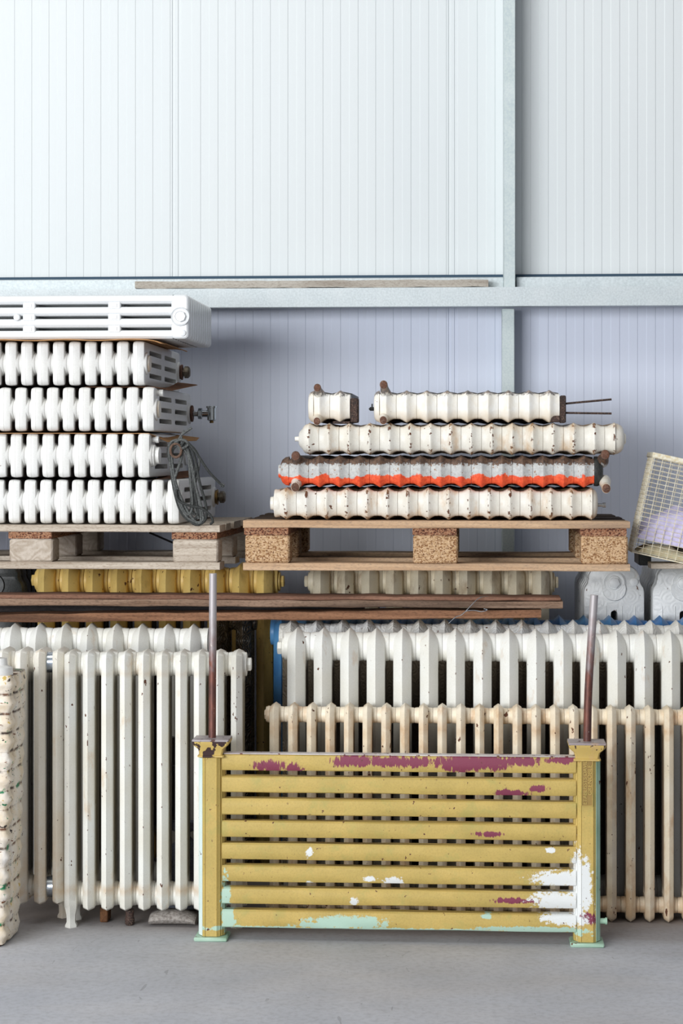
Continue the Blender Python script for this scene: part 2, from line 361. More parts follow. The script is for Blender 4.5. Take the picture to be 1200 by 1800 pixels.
def m_e5():
    t = NT('layered_white_green_paint'); p = t.pos
    n = t.noise(p, 16, 4, 0.6); n2 = t.noise(t.vec(p, (1, 1, 1.7)), 34, 4, 0.62)
    col = t.mix(t.ramp(n, 0.3, 0.7), hx(240,234,226), hx(228,208,176))
    col = t.mix(t.ramp(n2, 0.645, 0.66), col, hx(62,52,46))
    col = t.mix(t.ramp(t.noise(t.vec(p, (1, 1, 1.7), (3, 1, 2)), 50, 3, 0.6), 0.67, 0.685), col, hx(30,122,78))
    col = t.mix(t.ramp(t.noise(p, 30, 3), 0.68, 0.70), col, hx(206,176,96))
    col = t.mix(t.ramp(t.noise(t.vec(p, (1, 1, 2.4), (7, 3, 1)), 36, 3, 0.6), 0.66, 0.68), col, hx(132,86,58))
    ox = t.math('ABSOLUTE', t.sep(t.obj)[0])
    seam = t.math('MULTIPLY', t.ramp(ox, 0.0205, 0.0255), t.ramp(t.noise(t.vec(p, (1, 1, 0.6)), 26, 4, 0.65), 0.46, 0.56))
    col = t.mix(seam, col, t.mix(t.ramp(n2, 0.45, 0.55), hx(70,54,44), hx(124,84,58)))
    gr = t.math('MULTIPLY', t.ramp(ox, 0.016, 0.022), t.ramp(t.noise(t.vec(p, (1, 1, 1.5), (9, 2, 4)), 22, 3, 0.6), 0.60, 0.64))
    col = t.mix(gr, col, hx(34,128,84))
    return t.out(col, 0.5, 0.0, t.bump(t.math('ADD', n2, t.noise(p, 30, 3)), 0.7, 0.004))
M['layered'] = m_e5()
# bed frame paint: mustard with worn patches
YB = 5.58
def m_bed():
    t = NT('mustard_bed_paint'); p = t.pos
    n = t.noise(p, 34, 5, 0.65); nv = t.noise(t.vec(p, (1.8, 1, 0.5)), 60, 6, 0.72); nf = t.noise(p, 170, 3)
    col = t.mix(t.ramp(t.noise(p, 9, 4), 0.32, 0.68), hx(200,172,98), hx(184,160,90))
    col = t.mix(t.math('MULTIPLY', t.ramp(t.noise(p, 200, 4, 0.7), 0.45, 0.7), 0.3), col, hx(150,128,74))
    col = t.mix(t.math('MULTIPLY', t.ramp(t.noise(p, 15, 4, 0.7), 0.54, 0.68), 0.55), col, hx(168,160,92))
    def pt(px, py, rx, rz, c, nn, amt=0.75, sh=9):
        nonlocal col
        X, Z = at(px, py, YB)
        col = t.mix(t.patch((X, YB, Z), (rx*5.6/FPX, 0.4, rz*5.6/FPX), nn, amt, sh), col, c)
    pur = hx(130,60,80)
    for a in ((478,1347,26,9),(625,1338,40,8),(700,1339,60,8),(812,1342,48,12),(862,1341,34,11),(915,1337,28,7),(985,1336,24,5),
              (898,1394,26,5),(945,1386,14,5),(905,1583,38,4),(860,1466,22,4),(515,1352,16,8),(1030,1613,20,8)):
        pt(a[0], a[1], a[2]*1.2, a[3]*1.3, pur, nv, 1.5, 7)
    for a in ((985,1546,45,13),(985,1584,48,16),(992,1614,38,10),(1016,1560,12,60),(1028,1556,10,44),(690,1550,15,7),(650,1545,10,4),(622,1584,6,8),(543,1497,6,7),(545,1552,6,3),(966,1495,8,4)):
        pt(a[0], a[1], a[2]*1.15, a[3]*1.2, hx(226,228,226), t.noise(p, 70, 6, 0.75), 1.5, 5)
    for a in ((610,1621,70,12),(560,1626,40,7),(402,1612,12,26),(397,1590,8,60),(460,1632,120,5),(700,1636,330,5),(940,1634,110,6),(856,1610,10,5)):
        pt(a[0], a[1], a[2], a[3], hx(176,204,186), t.noise(p, 60, 6, 0.7), 1.2, 6)
    col = t.mix(t.ramp(t.math('ADD', t.noise(p, 75, 4, 0.6), t.math('MULTIPLY', n, 0.1)), 0.735, 0.75), col, hx(92,52,44))
    return t.out(col, 0.55, 0.0, t.bump(t.math('ADD', nf, n), 0.35, 0.0015), 0.35)
M['bed'] = m_bed()
M['bed_recess'] = paint('mustard_in_recess', hx(160,130,66), hx(146,118,60), chips=0.78, stains=0.6, stain=hx(112,88,50), bump=0.3)
M['mint'] = paint('mint_green_paint', hx(176,206,186), hx(146,182,156), chips=0.70, stains=0.62, stain=hx(120,140,112), bump=0.4)
M['mint_pale'] = paint('pale_mint_paint', hx(218,232,228), hx(204,224,214), chips=0.74, stains=0.68, stain=hx(190,196,170), bump=0.3)
M['ledge'] = paint('worn_pale_paint', hx(214,210,206), hx(180,168,168), chips=0.62, stains=0.5, chip=hx(110,70,66), stain=hx(170,160,150))
M['cap'] = paint('chipped_mustard_paint', hx(206,178,98), hx(196,166,92), chips=0.58, chip=hx(60,40,38), stains=0.6, bump=0.7, chip_scale=18)
M['cap_top'] = paint('grey_worn_metal', hx(170,164,166), hx(146,132,132), chips=0.62, chip=hx(92,66,60), stains=0.6)
def m_pipe():
    t = NT('rusty_pipe'); p = t.pos; z = t.sep(p)[2]; n = t.noise(t.vec(p, (1, 1, 0.4)), 60, 4, 0.6)
    e = t.math('ADD', z, t.math('MULTIPLY', t.math('SUBTRACT', n, 0.5), 0.25))
    col = t.mix(t.ramp(e, 0.74, 0.92), t.mix(t.ramp(n, 0.35, 0.65), hx(122,74,60), hx(82,54,50)), hx(176,170,170))
    col = t.mix(t.ramp(t.noise(p, 90, 2), 0.70, 0.72), col, hx(190,180,172))
    return t.out(col, 0.5, 0.35, t.bump(n, 0.3, 0.001))
M['pipe'] = m_pipe()
# ------------------------------------------------------------------ the hall
WY = 7.17
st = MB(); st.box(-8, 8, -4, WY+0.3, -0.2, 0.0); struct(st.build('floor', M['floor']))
wl = MB(); wl.box(-8, 8, WY+0.03, WY+0.3, -0.1, 4.6); wall = struct(wl.build('wall_back', M['panel_low']))
# ribbed sandwich panels, one metre wide, each a piece of the wall
z_beam0 = at(790, 538.5, 7.0)[1]; z_beam1 = at(790, 505, 7.0)[1]
z_rail0 = at(790, 503, 7.07)[1] - 0.012; z_rail1 = at(790, 487.5, 7.07)[1]
z_up = at(790, 483.0, WY)[1]
def panel_mesh(z0, z1, seed):
    m = MB(); pts = []; n = 15.5; p = 1.0/15.5; y0 = 0.0; d = 0.0016
    pts.append((0.0, 0.003)); pts.append((0.003, 0.003)); pts.append((0.005, 0.0)); pts.append((0.016, 0.0)); pts.append((0.018, 0.0025)); pts.append((0.026, 0.0025)); pts.append((0.029, 0.0))
    for k in range(15):
        x = 0.040+k*0.0635
        pts += [(x+0.026, 0.0), (x+0.0285, -d), (x+0.0575, -d), (x+0.060, 0.0)] if k < 15 else []
    pts = [q for q in pts if q[0] < 0.99]
    pts += [(0.994, 0.0), (0.997, 0.003), (1.0, 0.003)]
    v = [(x, y, z) for z in (z0, z1) for x, y in pts]; N = len(pts)
    m.add(v, [(i, i+1, N+i+1, N+i) for i in range(N-1)])
    m.add([(0.0, 0.02, z0), (1.0, 0.02, z0), (1.0, 0.0, z0), (0.0, 0.0, z0)], [(0, 1, 2, 3)])
    me = m.mesh('panel', 12, False)
    return me
up = panel_mesh(z_up, 4.5, 1); lo = panel_mesh(0.0, z_beam0+0.09, 2)
xs0 = ax(305, WY)
for k in range(-3, 6):
    link('panel', up, M['panel'], wall, (xs0+k, WY, 0)); link('panel', lo, M['panel_low'], wall, (xs0+k, WY+0.004, 0))
g = MB(); g.box(-8, 8, WY-0.012, WY+0.03, z_rail1-0.01, z_up-0.001); g.build('gap_shade_strip', M['gap_shade_strip'], wall)
xp0, xp1 = ax(885, 7.03), ax(905.5, 7.03)
b = MB(); b.box(-8, xp0+0.001, 7.07, WY+0.02, z_rail0, z_rail1, 0.003); b.box(xp1+0.004, 8, 7.07, WY+0.02, z_rail0, z_rail1, 0.003)
struct(b.build('trim_1', M['steel']))
b = MB()   # cold-rolled purlin: C section with a lip
sec = [(7.0, z_beam0), (7.0, z_beam1), (7.16, z_beam1), (7.16, z_beam1-0.003), (7.004, z_beam1-0.003), (7.004, z_beam0+0.003), (7.05, z_beam0+0.003), (7.05, z_beam0)]
b.loft([[(x, y, z) for y, z in sec] for x in (-8, 8)])
struct(b.build('trim_2', M['steel'], sharp=20))
b = MB(); b.box(xp0, xp1, 7.03, WY-0.002, z_beam1, 4.5, 0.002); struct(b.build('trim_3', M['steel_post']))
b = MB(); b.box(ax(882, 7.06), ax(904, 7.06), 7.06, WY-0.002, 0.0, z_beam0-0.004, 0.002); struct(b.build('trim_4', M['steel_post']))
# ------------------------------------------------------------------ boards
def board(m, x0, x1, y0, y1, z0, z1, b=0.002, jit=0.0012, seg=8, seed=0, axis='x', slope=0.0):
    rs = random.Random(seed); rings = []
    if axis == 'y': x0, x1, y0, y1 = y0, y1, x0, x1
    for i in range(seg+1):
        u = i/seg; x = x0+(x1-x0)*u
        jy0, jy1, jz0, jz1 = [rs.uniform(-jit, jit) for _ in range(4)]
        sl = slope*(x-x0)
        Y0, Y1, Z0, Z1 = y0+jy0, y1+jy1, z0+jz0+sl, z1+jz1+sl
        ring = [(Y0+b, Z0), (Y1-b, Z0), (Y1, Z0+b), (Y1, Z1-b), (Y1-b, Z1), (Y0+b, Z1), (Y0, Z1-b), (Y0, Z0+b)]
        rings.append([(x, y, z) if axis == 'x' else (y, x, z) for y, z in ring])
    m.loft(rings)
def pallet(label, loc, rz, wid, hh, mats, endmat, seeds):
    """EUR size flat pallet, local origin at front left bottom"""
    t = thing('pallet', label, 'pallet', loc, (0, 0, rz), 'wooden pallets lying on the radiators')
    bz = 0.022; blk0 = bz; blk1 = hh-0.044; D = 0.80
    zs = ((0, 0.10), (0.35, 0.45), (0.70, 0.80))
    for i, (a, c) in enumerate(zs):
        m = MB(); board(m, 0, wid, a, c, 0, bz, seed=seeds+i); m.build('bottom_board', mats[0], t)
    xw = ((0.006, 0.145), (wid/2-0.069, wid/2+0.07), (wid-0.149, wid-0.006))
    for i, (x0, x1) in enumerate(xw):
        for j, (a, c) in enumerate(zs):
            m = MB(); m.box(x0, x1, a+0.004, c, blk0, blk1, 0.006)
            m.build('block', mats[2] if i != 2 or mats[2] is mats[3] else mats[3], t)
        m = MB(); board(m, x0-0.002, x1-0.004, 0.005, D-0.005, blk1, hh-0.022, axis='y', seed=seeds+9+i); m.build('stringer_board', endmat, t)
    for i, (a, c) in enumerate(((0, 0.12), (0.165, 0.265), (0.32, 0.48), (0.535, 0.635), (0.68, 0.80))):
        m = MB(); e = random.Random(seeds+i).uniform(-0.006, 0.004) if i else 0
        board(m, 0+e, wid+e, a, c, hh-0.022, hh+(0.0 if i < 2 else 0.0), seed=seeds+20+i); m.build('top_board', mats[1] if i else mats[4], t)
    return t
# left pallet
PB = H-0.3615
lx1, lz1 = at(386, 927, 6.17); zL = at(200, 923, 6.17)[1]
xr0, xr1 = ax(427, 6.17), ax(1107, 6.17); zR = at(760, 916, 6.17)[1]
HL = zL-PB; HR = zR-PB
pallet('weathered grey wooden pallet with solid timber blocks, carrying the tall stack of white radiators', (lx1-1.2*cos(radians(1.2)), 6.17+1.2*sin(radians(1.2)), PB), radians(-1.2), 1.2, HL,
       [M['wood_grey'], M['wood_grey'], M['block_wood'], M['wood_grey'], M['wood_grey']], M['chip_dark'], 3)
pallet('brown wooden pallet with pressed-chip blocks, carrying the low stack of ribbed radiators', (xr0, 6.17, PB), 0.0, xr1-xr0, HR,
       [M['wood_brown'], M['wood_dark'], M['chip'], M['chip'], M['wood_brown']], M['chip_dark'], 40)
# ------------------------------------------------------------------ radiator sections
def rr(y0, y1, z0, z1, r, n=4, corners=(1,1,1,1)):
    """rounded rectangle; corners (y0z0, y1z0, y1z1, y0z1) scale the radius"""
    out = []
    for (cy, cz, a0, k) in ((y0, z0, pi, corners[0]), (y1, z0, 1.5*pi, corners[1]), (y1, z1, 0, corners[2]), (y0, z1, 0.5*pi, corners[3])):
        R = max(r*k, 1e-4); sy = 1 if cy == y0 else -1; sz = 1 if cz == z0 else -1
        for i in range(n+1):
            a = a0+0.5*pi*i/n
            out.append((cy+sy*R+R*cos(a), cz+sz*R+R*sin(a)))
    return out
def inset(poly, d, kz=1.0):
    n = len(poly); out = []
    for i in range(n):
        p0, p1, p2 = poly[i-1], poly[i], poly[(i+1) % n]
        a = (p1[0]-p0[0], p1[1]-p0[1]); c = (p2[0]-p1[0], p2[1]-p1[1])
        la = sqrt(a[0]**2+a[1]**2) or 1; lc = sqrt(c[0]**2+c[1]**2) or 1
        n1 = (-a[1]/la, a[0]/la); n2 = (-c[1]/lc, c[0]/lc)
        bx, by = n1[0]+n2[0], n1[1]+n2[1]; l = sqrt(bx*bx+by*by) or 1; bx /= l; by /= l
        k = max(bx*n1[0]+by*n1[1], 0.5)
        out.append((p1[0]+bx*d/k, p1[1]+by*d/k*kz))
    return out
def section(outline, prof, holes, pitch, hubs, hub_prof=None, kz=1.0):
    m = MB()
    rings = [[(x, y, z) for y, z in inset(outline, i, kz)] for x, i in prof]
    m.loft(rings, cap=False)
    for k, (x, i) in ((0, prof[0]), (-1, prof[-1])):
        ring = [(y, z) for _, y, z in rings[k]]
        polys = [[Vector((y, z, 0)) for y, z in ring]]+[[Vector((y, z, 0)) for y, z in h] for h in holes]
        flat = [p for q in polys for p in q]
        tr = tessellate_polygon(polys)
        m.add([(x, p[0], p[1]) for p in flat], [tuple(q) for q in tr])
    x0, x1 = prof[0][0], prof[-1][0]
    for h in holes: m.loft([[(x, y, z) for y, z in h] for x in (x0, x1)], cap=False)
    import bmesh
    for (cy, cz, ry, rz) in hubs:
        hp = hub_prof or [(-0.5, 0.93), (-0.46, 0.97), (-0.42, 0.97), (-0.3, 1.0), (0.3, 1.0), (0.42, 0.97), (0.46, 0.97), (0.5, 0.93)]
        m.lathe([(a*(pitch-0.0008), r) for a, r in hp], (0, cy, cz), 'x', 24, 0, ry, rz)
    me = bpy.data.meshes.new('section'); me.from_pydata(m.v, [], m.f)
    b_ = bmesh.new(); b_.from_mesh(me); bmesh.ops.remove_doubles(b_, verts=b_.verts, dist=1e-5)
    bmesh.ops.recalc_face_normals(b_, faces=b_.faces); b_.to_mesh(me); b_.free()
    me.shade_smooth(); me.set_sharp_from_angle(angle=radians(34))
    return me
def hexplug(m, x, y, z, d=1, r=0.026, L=0.02):
    """round shoulder and hexagon nut along local x; d = direction"""
    m.lathe([(0, r*1.25), (d*0.006, r*1.25), (d*0.008, r)], (x, y, z), 'x', 20)
    m.lathe([(d*0.008, r*0.72), (d*0.010, r*0.8), (d*(L-0.002), r*0.8), (d*L, r*0.68)], (x, y, z), 'x', 6)
def radiator(label, loc, rot, me, n, pitch, mat, group=None, x0=0.0, name='radiator', inner=None):
    t = thing(name, label, 'radiator', loc, rot, group)
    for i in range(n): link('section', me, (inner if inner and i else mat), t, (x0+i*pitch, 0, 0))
    return t
def plug(t, x, y, z, d, mat, r=0.026, L=0.02, name='end_plug', label=None):
    m = MB(); hexplug(m, x, y, z, d, r, L); o = m.build(name, mat, t)
    if label: o['label'] = label
    return o
# A: plain column sections (lying): local y = thickness, z = height (front header at z=0)
pA = 28.75*6.2/FPX
secA = section(rr(-0.0705, 0.0705, 0, 0.76, 0.020, 4), [(-0.0188, 0.0085), (-0.0172, 0.0035), (-0.012, 0.0012), (-0.0032, 0.0002), (-0.0026, 0.0013), (-0.0020, 0.0001), (0.012, 0.0012), (0.0172, 0.0035), (0.0188, 0.0085)],
               [rr(y-0.0075, y+0.0075, z0, z1, 0.004, 1) for y in (-0.036, 0, 0.036) for z0, z1 in ((0.10, 0.34), (0.41, 0.66))],
               pA, [(0, 0.041, 0.036, 0.038), (0, 0.717, 0.036, 0.04)],
               [(-0.5, 0.93), (-0.47, 0.97), (-0.40, 0.99), (-0.33, 1.03), (0.33, 1.03), (0.40, 0.99), (0.47, 0.97), (0.5, 0.93)])
YA = 6.205
GA = 'white column radiators stacked flat on the left pallet'
specA = [ # ridge px, top py, bottom py, rotation, label
 (243, 597, 679, -0.2, 'white column radiator lying flat directly under the glossy one, rusty nut at far corner'),
 (260, 678.5, 759.5, -0.8, 'white column radiator in the left stack with a chrome valve sticking out on the right'),
 (252, 760, 841, -0.9, 'white column radiator fourth from top of left stack, behind the top of the hanging cord'),
 (304, 842, 923, -1.4, 'lowest white column radiator of the left stack, lying on the grey pallet boards')]
RA = []
for i, (px, y0, y1, rz, lab) in enumerate(specA):
    X, zt = at(px, y0, YA); _, zb = at(px, y1, YA)
    if i == 3: zb = zL+0.0005; zt = zb+0.143
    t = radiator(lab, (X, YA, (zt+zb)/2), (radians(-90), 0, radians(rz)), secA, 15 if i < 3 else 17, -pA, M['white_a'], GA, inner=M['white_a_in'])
    RA.append(t)
    # inner faces beyond the header get a dusty, shade-dark colour: end column guard strip stays in the same casting
def cplug(t, z, mats, r=0.023):
    m = MB(); m.lathe([(0.018, r*1.1), (0.026, r*1.15), (0.030, r*1.05), (0.031, r)], (0, 0, z), 'x', 20); m.build('bushing', mats[0], t)
cplug(RA[0], 0.043, [M['cream_a_inner']], 0.024); cplug(RA[1], 0.043, [M['cream_a_inner']], 0.024)
m = MB(); m.lathe([(0.018, 0.034), (0.03, 0.034), (0.034, 0.026), (0.044, 0.026), (0.046, 0.022)], (0, 0, 0.043), 'x', 20); m.build('bushing', M['white_a'], RA[2])
m = MB(); m.lathe([(0.015, 0.009), (0.030, 0.009), (0.031, 0.011), (0.040, 0.011)], (0, -0.05, 0.05), 'x', 12); m.build('air_vent', M['white_a'], RA[2])
m = MB(); m.lathe([(0.015, 0.009), (0.026, 0.009), (0.026, 0.011), (0.038, 0.011)], (0, -0.052, 0.06), 'x', 12); m.build('air_vent', M['white_a'], RA[1])
for t, ringm, nutm in ((RA[0], M['rust'], M['greynut']), (RA[3], M['brass'], M['greynut'])):
    m = MB(); m.lathe([(0.018, 0.025), (0.028, 0.024), (0.030, 0.027), (0.034, 0.027), (0.035, 0.02)], (0, 0, 0.717), 'x', 20); m.build('bushing', ringm, t)
    m = MB(); m.lathe([(0.035, 0.014), (0.040, 0.014), (0.041, 0.021), (0.054, 0.021), (0.060, 0.015)], (0, 0, 0.717), 'x', 8); m.build('end_plug', nutm, t)
m = MB(); m.lathe([(0.018, 0.026), (0.026, 0.026), (0.027, 0.029), (0.032, 0.029), (0.033, 0.02)], (0, 0, 0.717), 'x', 20); m.build('bushing', M['rust'], RA[1])
m = MB()
m.lathe([(0.033, 0.010), (0.052, 0.010)], (0, 0, 0.717), 'x', 14); m.lathe([(0.050, 0.017), (0.052, 0.019), (0.064, 0.019), (0.066, 0.017)], (0, 0, 0.717), 'x', 6)
m.lathe([(0.064, 0.012), (0.090, 0.012)], (0, 0, 0.717), 'x', 14)
m.lathe([(-0.026, 0.020), (-0.020, 0.020), (-0.019, 0.016), (0.022, 0.016), (0.026, 0.010)], (0.098, 0.0, 0.717), 'y', 16)
v = m.build('valve', M['chrome'], RA[1]); v['label'] = 'chrome angle valve'
m = MB(); m.lathe([(0.026, 0.007), (0.033, 0.007)], (0.098, 0.0, 0.717), 'y', 10); m.build('valve_nipple', M['brass'], v)
# A1: modern tubular radiator on its side; sections stacked away from the viewer
xr, zt1 = at(331, 517.5, 6.2); zb1 = at(331, 595.5, 6.2)[1]; xl = xr-1.25
hgt = zt1-zb1
m = MB(); hw = 0.0225
def rrx(x0, x1, z0, z1, r, n=3): return rr(x0, x1, z0, z1, r, n)
for X0, X1 in ((-0.055, 0.0), (-1.25, -1.195)):
    o_ = rr(X0, X1, 0, hgt, 0.013, 3)
    m.loft([[(x, y, z) for x, z in inset(o_, i)] for y, i in ((-hw, 0.006), (-hw+0.004, 0.001), (-hw+0.012, 0), (hw-0.012, 0), (hw-0.004, 0.002), (hw, 0.008))])
th = (hgt-3*0.0085)/4
for k in range(4):
    z0 = k*(th+0.0085); o_ = rr(-hw+0.002, hw-0.002, z0, z0+th, 0.010, 3)
    m.loft([[(x, y, z) for y, z in o_] for x in (-1.2, -0.05)], cap=False)
    for sgn in (-1, 1): m.box(-1.2, -0.05, sgn*0.0195-0.002, sgn*0.0195+0.002, z0+0.008, z0+th-0.008, 0.001)
for kx in (-0.235, -0.507, -0.78, -1.05):
    for k in range(3):
        zc = (k+1)*(th+0.0085)-0.00425
        m.box(kx-0.02, kx+0.02, -0.021, 0.021, zc-0.012, zc+0.012, 0.003); m.box(kx-0.010, kx+0.010, -0.0225, 0.0, zc-0.007, zc+0.007, 0.002)
mA1 = m.mesh('section', 34)
A1 = thing('tubular_radiator', 'glossy new white tubular radiator on its side on top of the left stack', 'radiator', (xr, 6.20+hw, zb1), (0, 0, radians(-0.5)))
for k in range(11): link('section', mA1, M['modern'], A1, (0, k*0.049, 0))
m = MB(); cxh = -0.025; czh = hgt*0.50
m.lathe([(-hw-0.005, 0.024), (-hw-0.009, 0.029), (-hw+0.004, 0.031)], (cxh, 0, czh), 'y', 24); m.lathe([(-hw-0.016, 0.015), (-hw-0.018, 0.017), (-hw-0.004, 0.018)], (cxh+0.001, 0, czh), 'y', 8)
m.build('end_plug', M['modern'], A1)
m = MB(); m.lathe([(-hw-0.006, 0.007), (-hw-0.005, 0.010), (-hw+0.004, 0.011)], (-0.018, 0, hgt*0.13), 'y', 16); m.build('air_vent', M['modern'], A1)
m = MB(); m.lathe([(-hw-0.006, 0.007), (-hw-0.005, 0.010), (-hw+0.004, 0.011)], (-0.545, 0, hgt*0.5), 'y', 16); m.build('cover_button', M['modern'], A1)
# cardboard sheets
def sheet(name, label, pts, y0, y1, z, th_, mat, seed, amp=0.002, droop=None):
    """sheet over x-range pts[0]..pts[1]; ragged outline, wavy, gets a drooping or raised free end"""
    rs = random.Random(seed); m = MB(); nx, ny = 40, 10; x0, x1 = pts
    top = []; 
    for j in range(ny+1):
        for i in range(nx+1):
            u = i/nx; v_ = j/ny
            x = x0+(x1-x0)*u; y = y0+(y1-y0)*v_
            if j in (0, ny): y += rs.uniform(-0.004, 0.004)
            if i == nx: x += rs.uniform(-0.01, 0.006)
            zz = z+amp*noise.noise(Vector((x*14, y*9, seed)))
            if droop: zz += droop(x, y)
            top.append((x, y, zz))
    N = nx+1
    vs = top+[(x, y, zz-th_) for x, y, zz in top]; K = len(top); fs = []
    for j in range(ny):
        for i in range(nx):
            a = j*N+i; fs.append((a, a+1, a+N+1, a+N)); fs.append((K+a, K+a+N, K+a+N+1, K+a+1))
    for i in range(nx): fs.append((i, K+i, K+i+1, i+1)); a = ny*N+i; fs.append((a, a+1, K+a+1, K+a))
    for j in range(ny): a = j*N; fs.append((a, a+N, K+a+N, K+a)); a = j*N+nx; fs.append((a, K+a, K+a+N, a+N))
    m.add(vs, fs); o = m.build(name, mat); return tag(o, label, 'cardboard', 'cardboard layers between the stacked radiators')
zc = zb1-0.0003
xe = ax(262, 6.2)
sheet('cardboard_sheet', 'brown corrugated cardboard under the glossy top radiator with a torn hanging edge', (ax(-200, 6.3), ax(312, 6.5)), 6.17, 6.78, zc, 0.0025, M['card'], 3, 0.0,
      lambda x, y: -0.0*max(0, x-xe)-0.004*(1-min(1, (y-6.17)/0.1))*(0.5+0.5*sin(x*31)) - (0.02*max(0, min(1, (x-xe)/0.06))**2 if x > xe else 0))
def flap(name, label, P, mat, th_=0.0018):
    m = MB(); n = len(P)//2   # P: front edge points then back edge points, same count
    front, back = P[:n], P[n:]
    vs = []; cols = 6
    for j in range(cols+1):
        for i in range(n):
            a = Vector(front[i]); c = Vector(back[i]); p = a.lerp(c, j/cols); p.z += 0.0008*noise.noise(p*20); vs.append(tuple(p))
    K = len(vs); vs += [(x, y, z-th_) for x, y, z in vs]; fs = []
    for j in range(cols):
        for i in range(n-1):
            a = j*n+i; fs += [(a, a+1, a+n+1, a+n), (K+a, K+a+n, K+a+n+1, K+a+1)]
    for i in range(n-1): fs += [(i, K+i, K+i+1, i+1), (cols*n+i, cols*n+i+1, K+cols*n+i+1, K+cols*n+i)]
    for j in range(cols): fs += [(j*n, j*n+n, K+j*n+n, K+j*n), (j*n+n-1, K+j*n+n-1, K+j*n+2*n-1, j*n+2*n-1)]
    m.add(vs, fs); return tag(m.build(name, mat), label, 'cardboard', 'cardboard layers between the stacked radiators')
def pt3(px, py, Y): X, Z = at(px, py, Y); return (X, Y, Z)
flap('cardboard_scrap', 'brown folded cardboard flap just above the radiator with the chrome valve',
     [pt3(150, 680, 6.25), pt3(272, 680, 6.25), pt3(302, 686, 6.32), pt3(347, 676.5, 6.5), pt3(150, 689.5, 6.75), pt3(290, 688, 6.8), pt3(312, 672, 6.8), pt3(343, 675.5, 6.8)], M['card_dark'])
flap('cardboard_scrap', 'light brown cardboard sheet just under the radiator with the chrome valve, pointed corner sticking out',
     [pt3(-100, 761, 6.21), pt3(100, 761, 6.21), pt3(262, 761.5, 6.22), pt3(294, 776, 6.30), pt3(345, 774, 6.6), pt3(-100, 764.5, 6.8), pt3(100, 764.5, 6.8), pt3(255, 764.5, 6.8), pt3(300, 763, 6.8), pt3(350, 769, 6.8)], M['card'])
flap('cardboard_scrap', 'small dark red-brown cardboard piece behind the hanging cord above the lowest left radiator',
     [pt3(268, 842.5, 6.3), pt3(300, 842, 6.4), pt3(334, 838, 6.6), pt3(272, 841, 6.8), pt3(300, 830, 6.8), pt3(332, 827, 6.8)], M['card_dark'])
# cord bundle hanging in front of the left stack
YR = 6.165
rope = thing('cord_bundle', 'knotted bundle of grey steel cord hanging at the right end of the left stack', 'cord', pt3(320, 925, YR))
def cord(pts, r, mat, parent, name='strand', sub=6):
    o3 = parent.location; m = MB()
    m.tube([(Vector(pt3(p[0], p[1], p[2] if len(p) > 2 else YR))-o3) for p in pts], r*1.22*6.17/FPX, 7, sub)
    return m.build(name, mat, parent, 80)
cord([(318,772),(300,778),(297,800),(303,835),(310,870),(325,905),(345,918),(357,912),(352,885),(340,840),(333,800),(322,778)], 2.1, M['rope'], rope)
cord([(316,775),(296,786),(299,815),(308,850),(322,892),(340,921),(360,915),(362,890),(350,845),(341,800),(326,776)], 2.0, M['rope2'], rope)
cord([(320,778),(303,792),(305,830),(315,868),(336,908),(352,920),(351,890),(343,850),(336,812),(318,782)], 2.1, M['rope'], rope)
cord([(322,776),(336,790),(344,815),(338,860),(336,895),(343,905)], 2.0, M['rope2'], rope)
cord([(324,776),(331,800),(335,850),(338,890),(330,905),(318,885),(306,850),(309,835),(320,800),(316,785)], 2.2, M['rope'], rope)
cord([(326,778),(338,812),(341,855),(347,890),(355,915)], 2.0, M['rope2'], rope)
cord([(321,778,YR+0.006),(301,786,YR+0.006),(300,820,YR+0.006),(306,862,YR+0.006),(317,898,YR+0.006),(334,916,YR+0.006),(347,905,YR+0.006),(345,870,YR+0.006),(337,825,YR+0.006),(328,782,YR+0.006)], 2.0, M['rope2'], rope)
cord([(325,777,YR+0.006),(342,790,YR+0.006),(350,812,YR+0.006),(343,850,YR+0.006),(341,885,YR+0.006),(349,912,YR+0.006)], 1.9, M['rope'], rope)
cord([(310,860,YR-0.01),(312,878,YR-0.01),(330,888,YR-0.01),(352,893,YR-0.01),(368,904,YR-0.01),(374,916,YR-0.01),(370,921,YR)], 1.9, M['rope2'], rope)
cord([(318,785,YR-0.012),(327,776,YR-0.012),(346,798,YR-0.012),(366,828,YR-0.01),(385,848,YR),(393,856,YR)], 1.9, M['rope2'], rope)
cord([(385,848),(390,850),(395,853)], 0.7, M['rope'], rope); cord([(384,848),(387,852),(388,857)], 0.7, M['rope'], rope)
cord([(316,792,YR-0.01),(312,780,YR-0.01),(318,766,YR-0.01),(328,758,YR-0.01),(337,752,YR-0.01)], 1.8, M['rope'], rope)
cord([(320,780,YR-0.01),(319,765,YR-0.01),(324,757,YR-0.01)], 1.6, M['rope'], rope)
cord([(308,778,YR-0.01),(316,773,YR-0.015),(326,775,YR-0.015),(330,782,YR-0.01),(320,788,YR-0.01),(312,784,YR-0.008)], 2.2, M['rope'], rope)
m = MB(); cc = Vector(pt3(309, 792, YR-0.012))-rope.location
m.tube([(cc+Vector((0.017*cos(a), 0.002*sin(a*2), 0.021*sin(a)))) for a in [2*pi*i/24 for i in range(25)]], 0.0040, 8)
o = m.build('iron_ring', M['rust_ring'], rope)
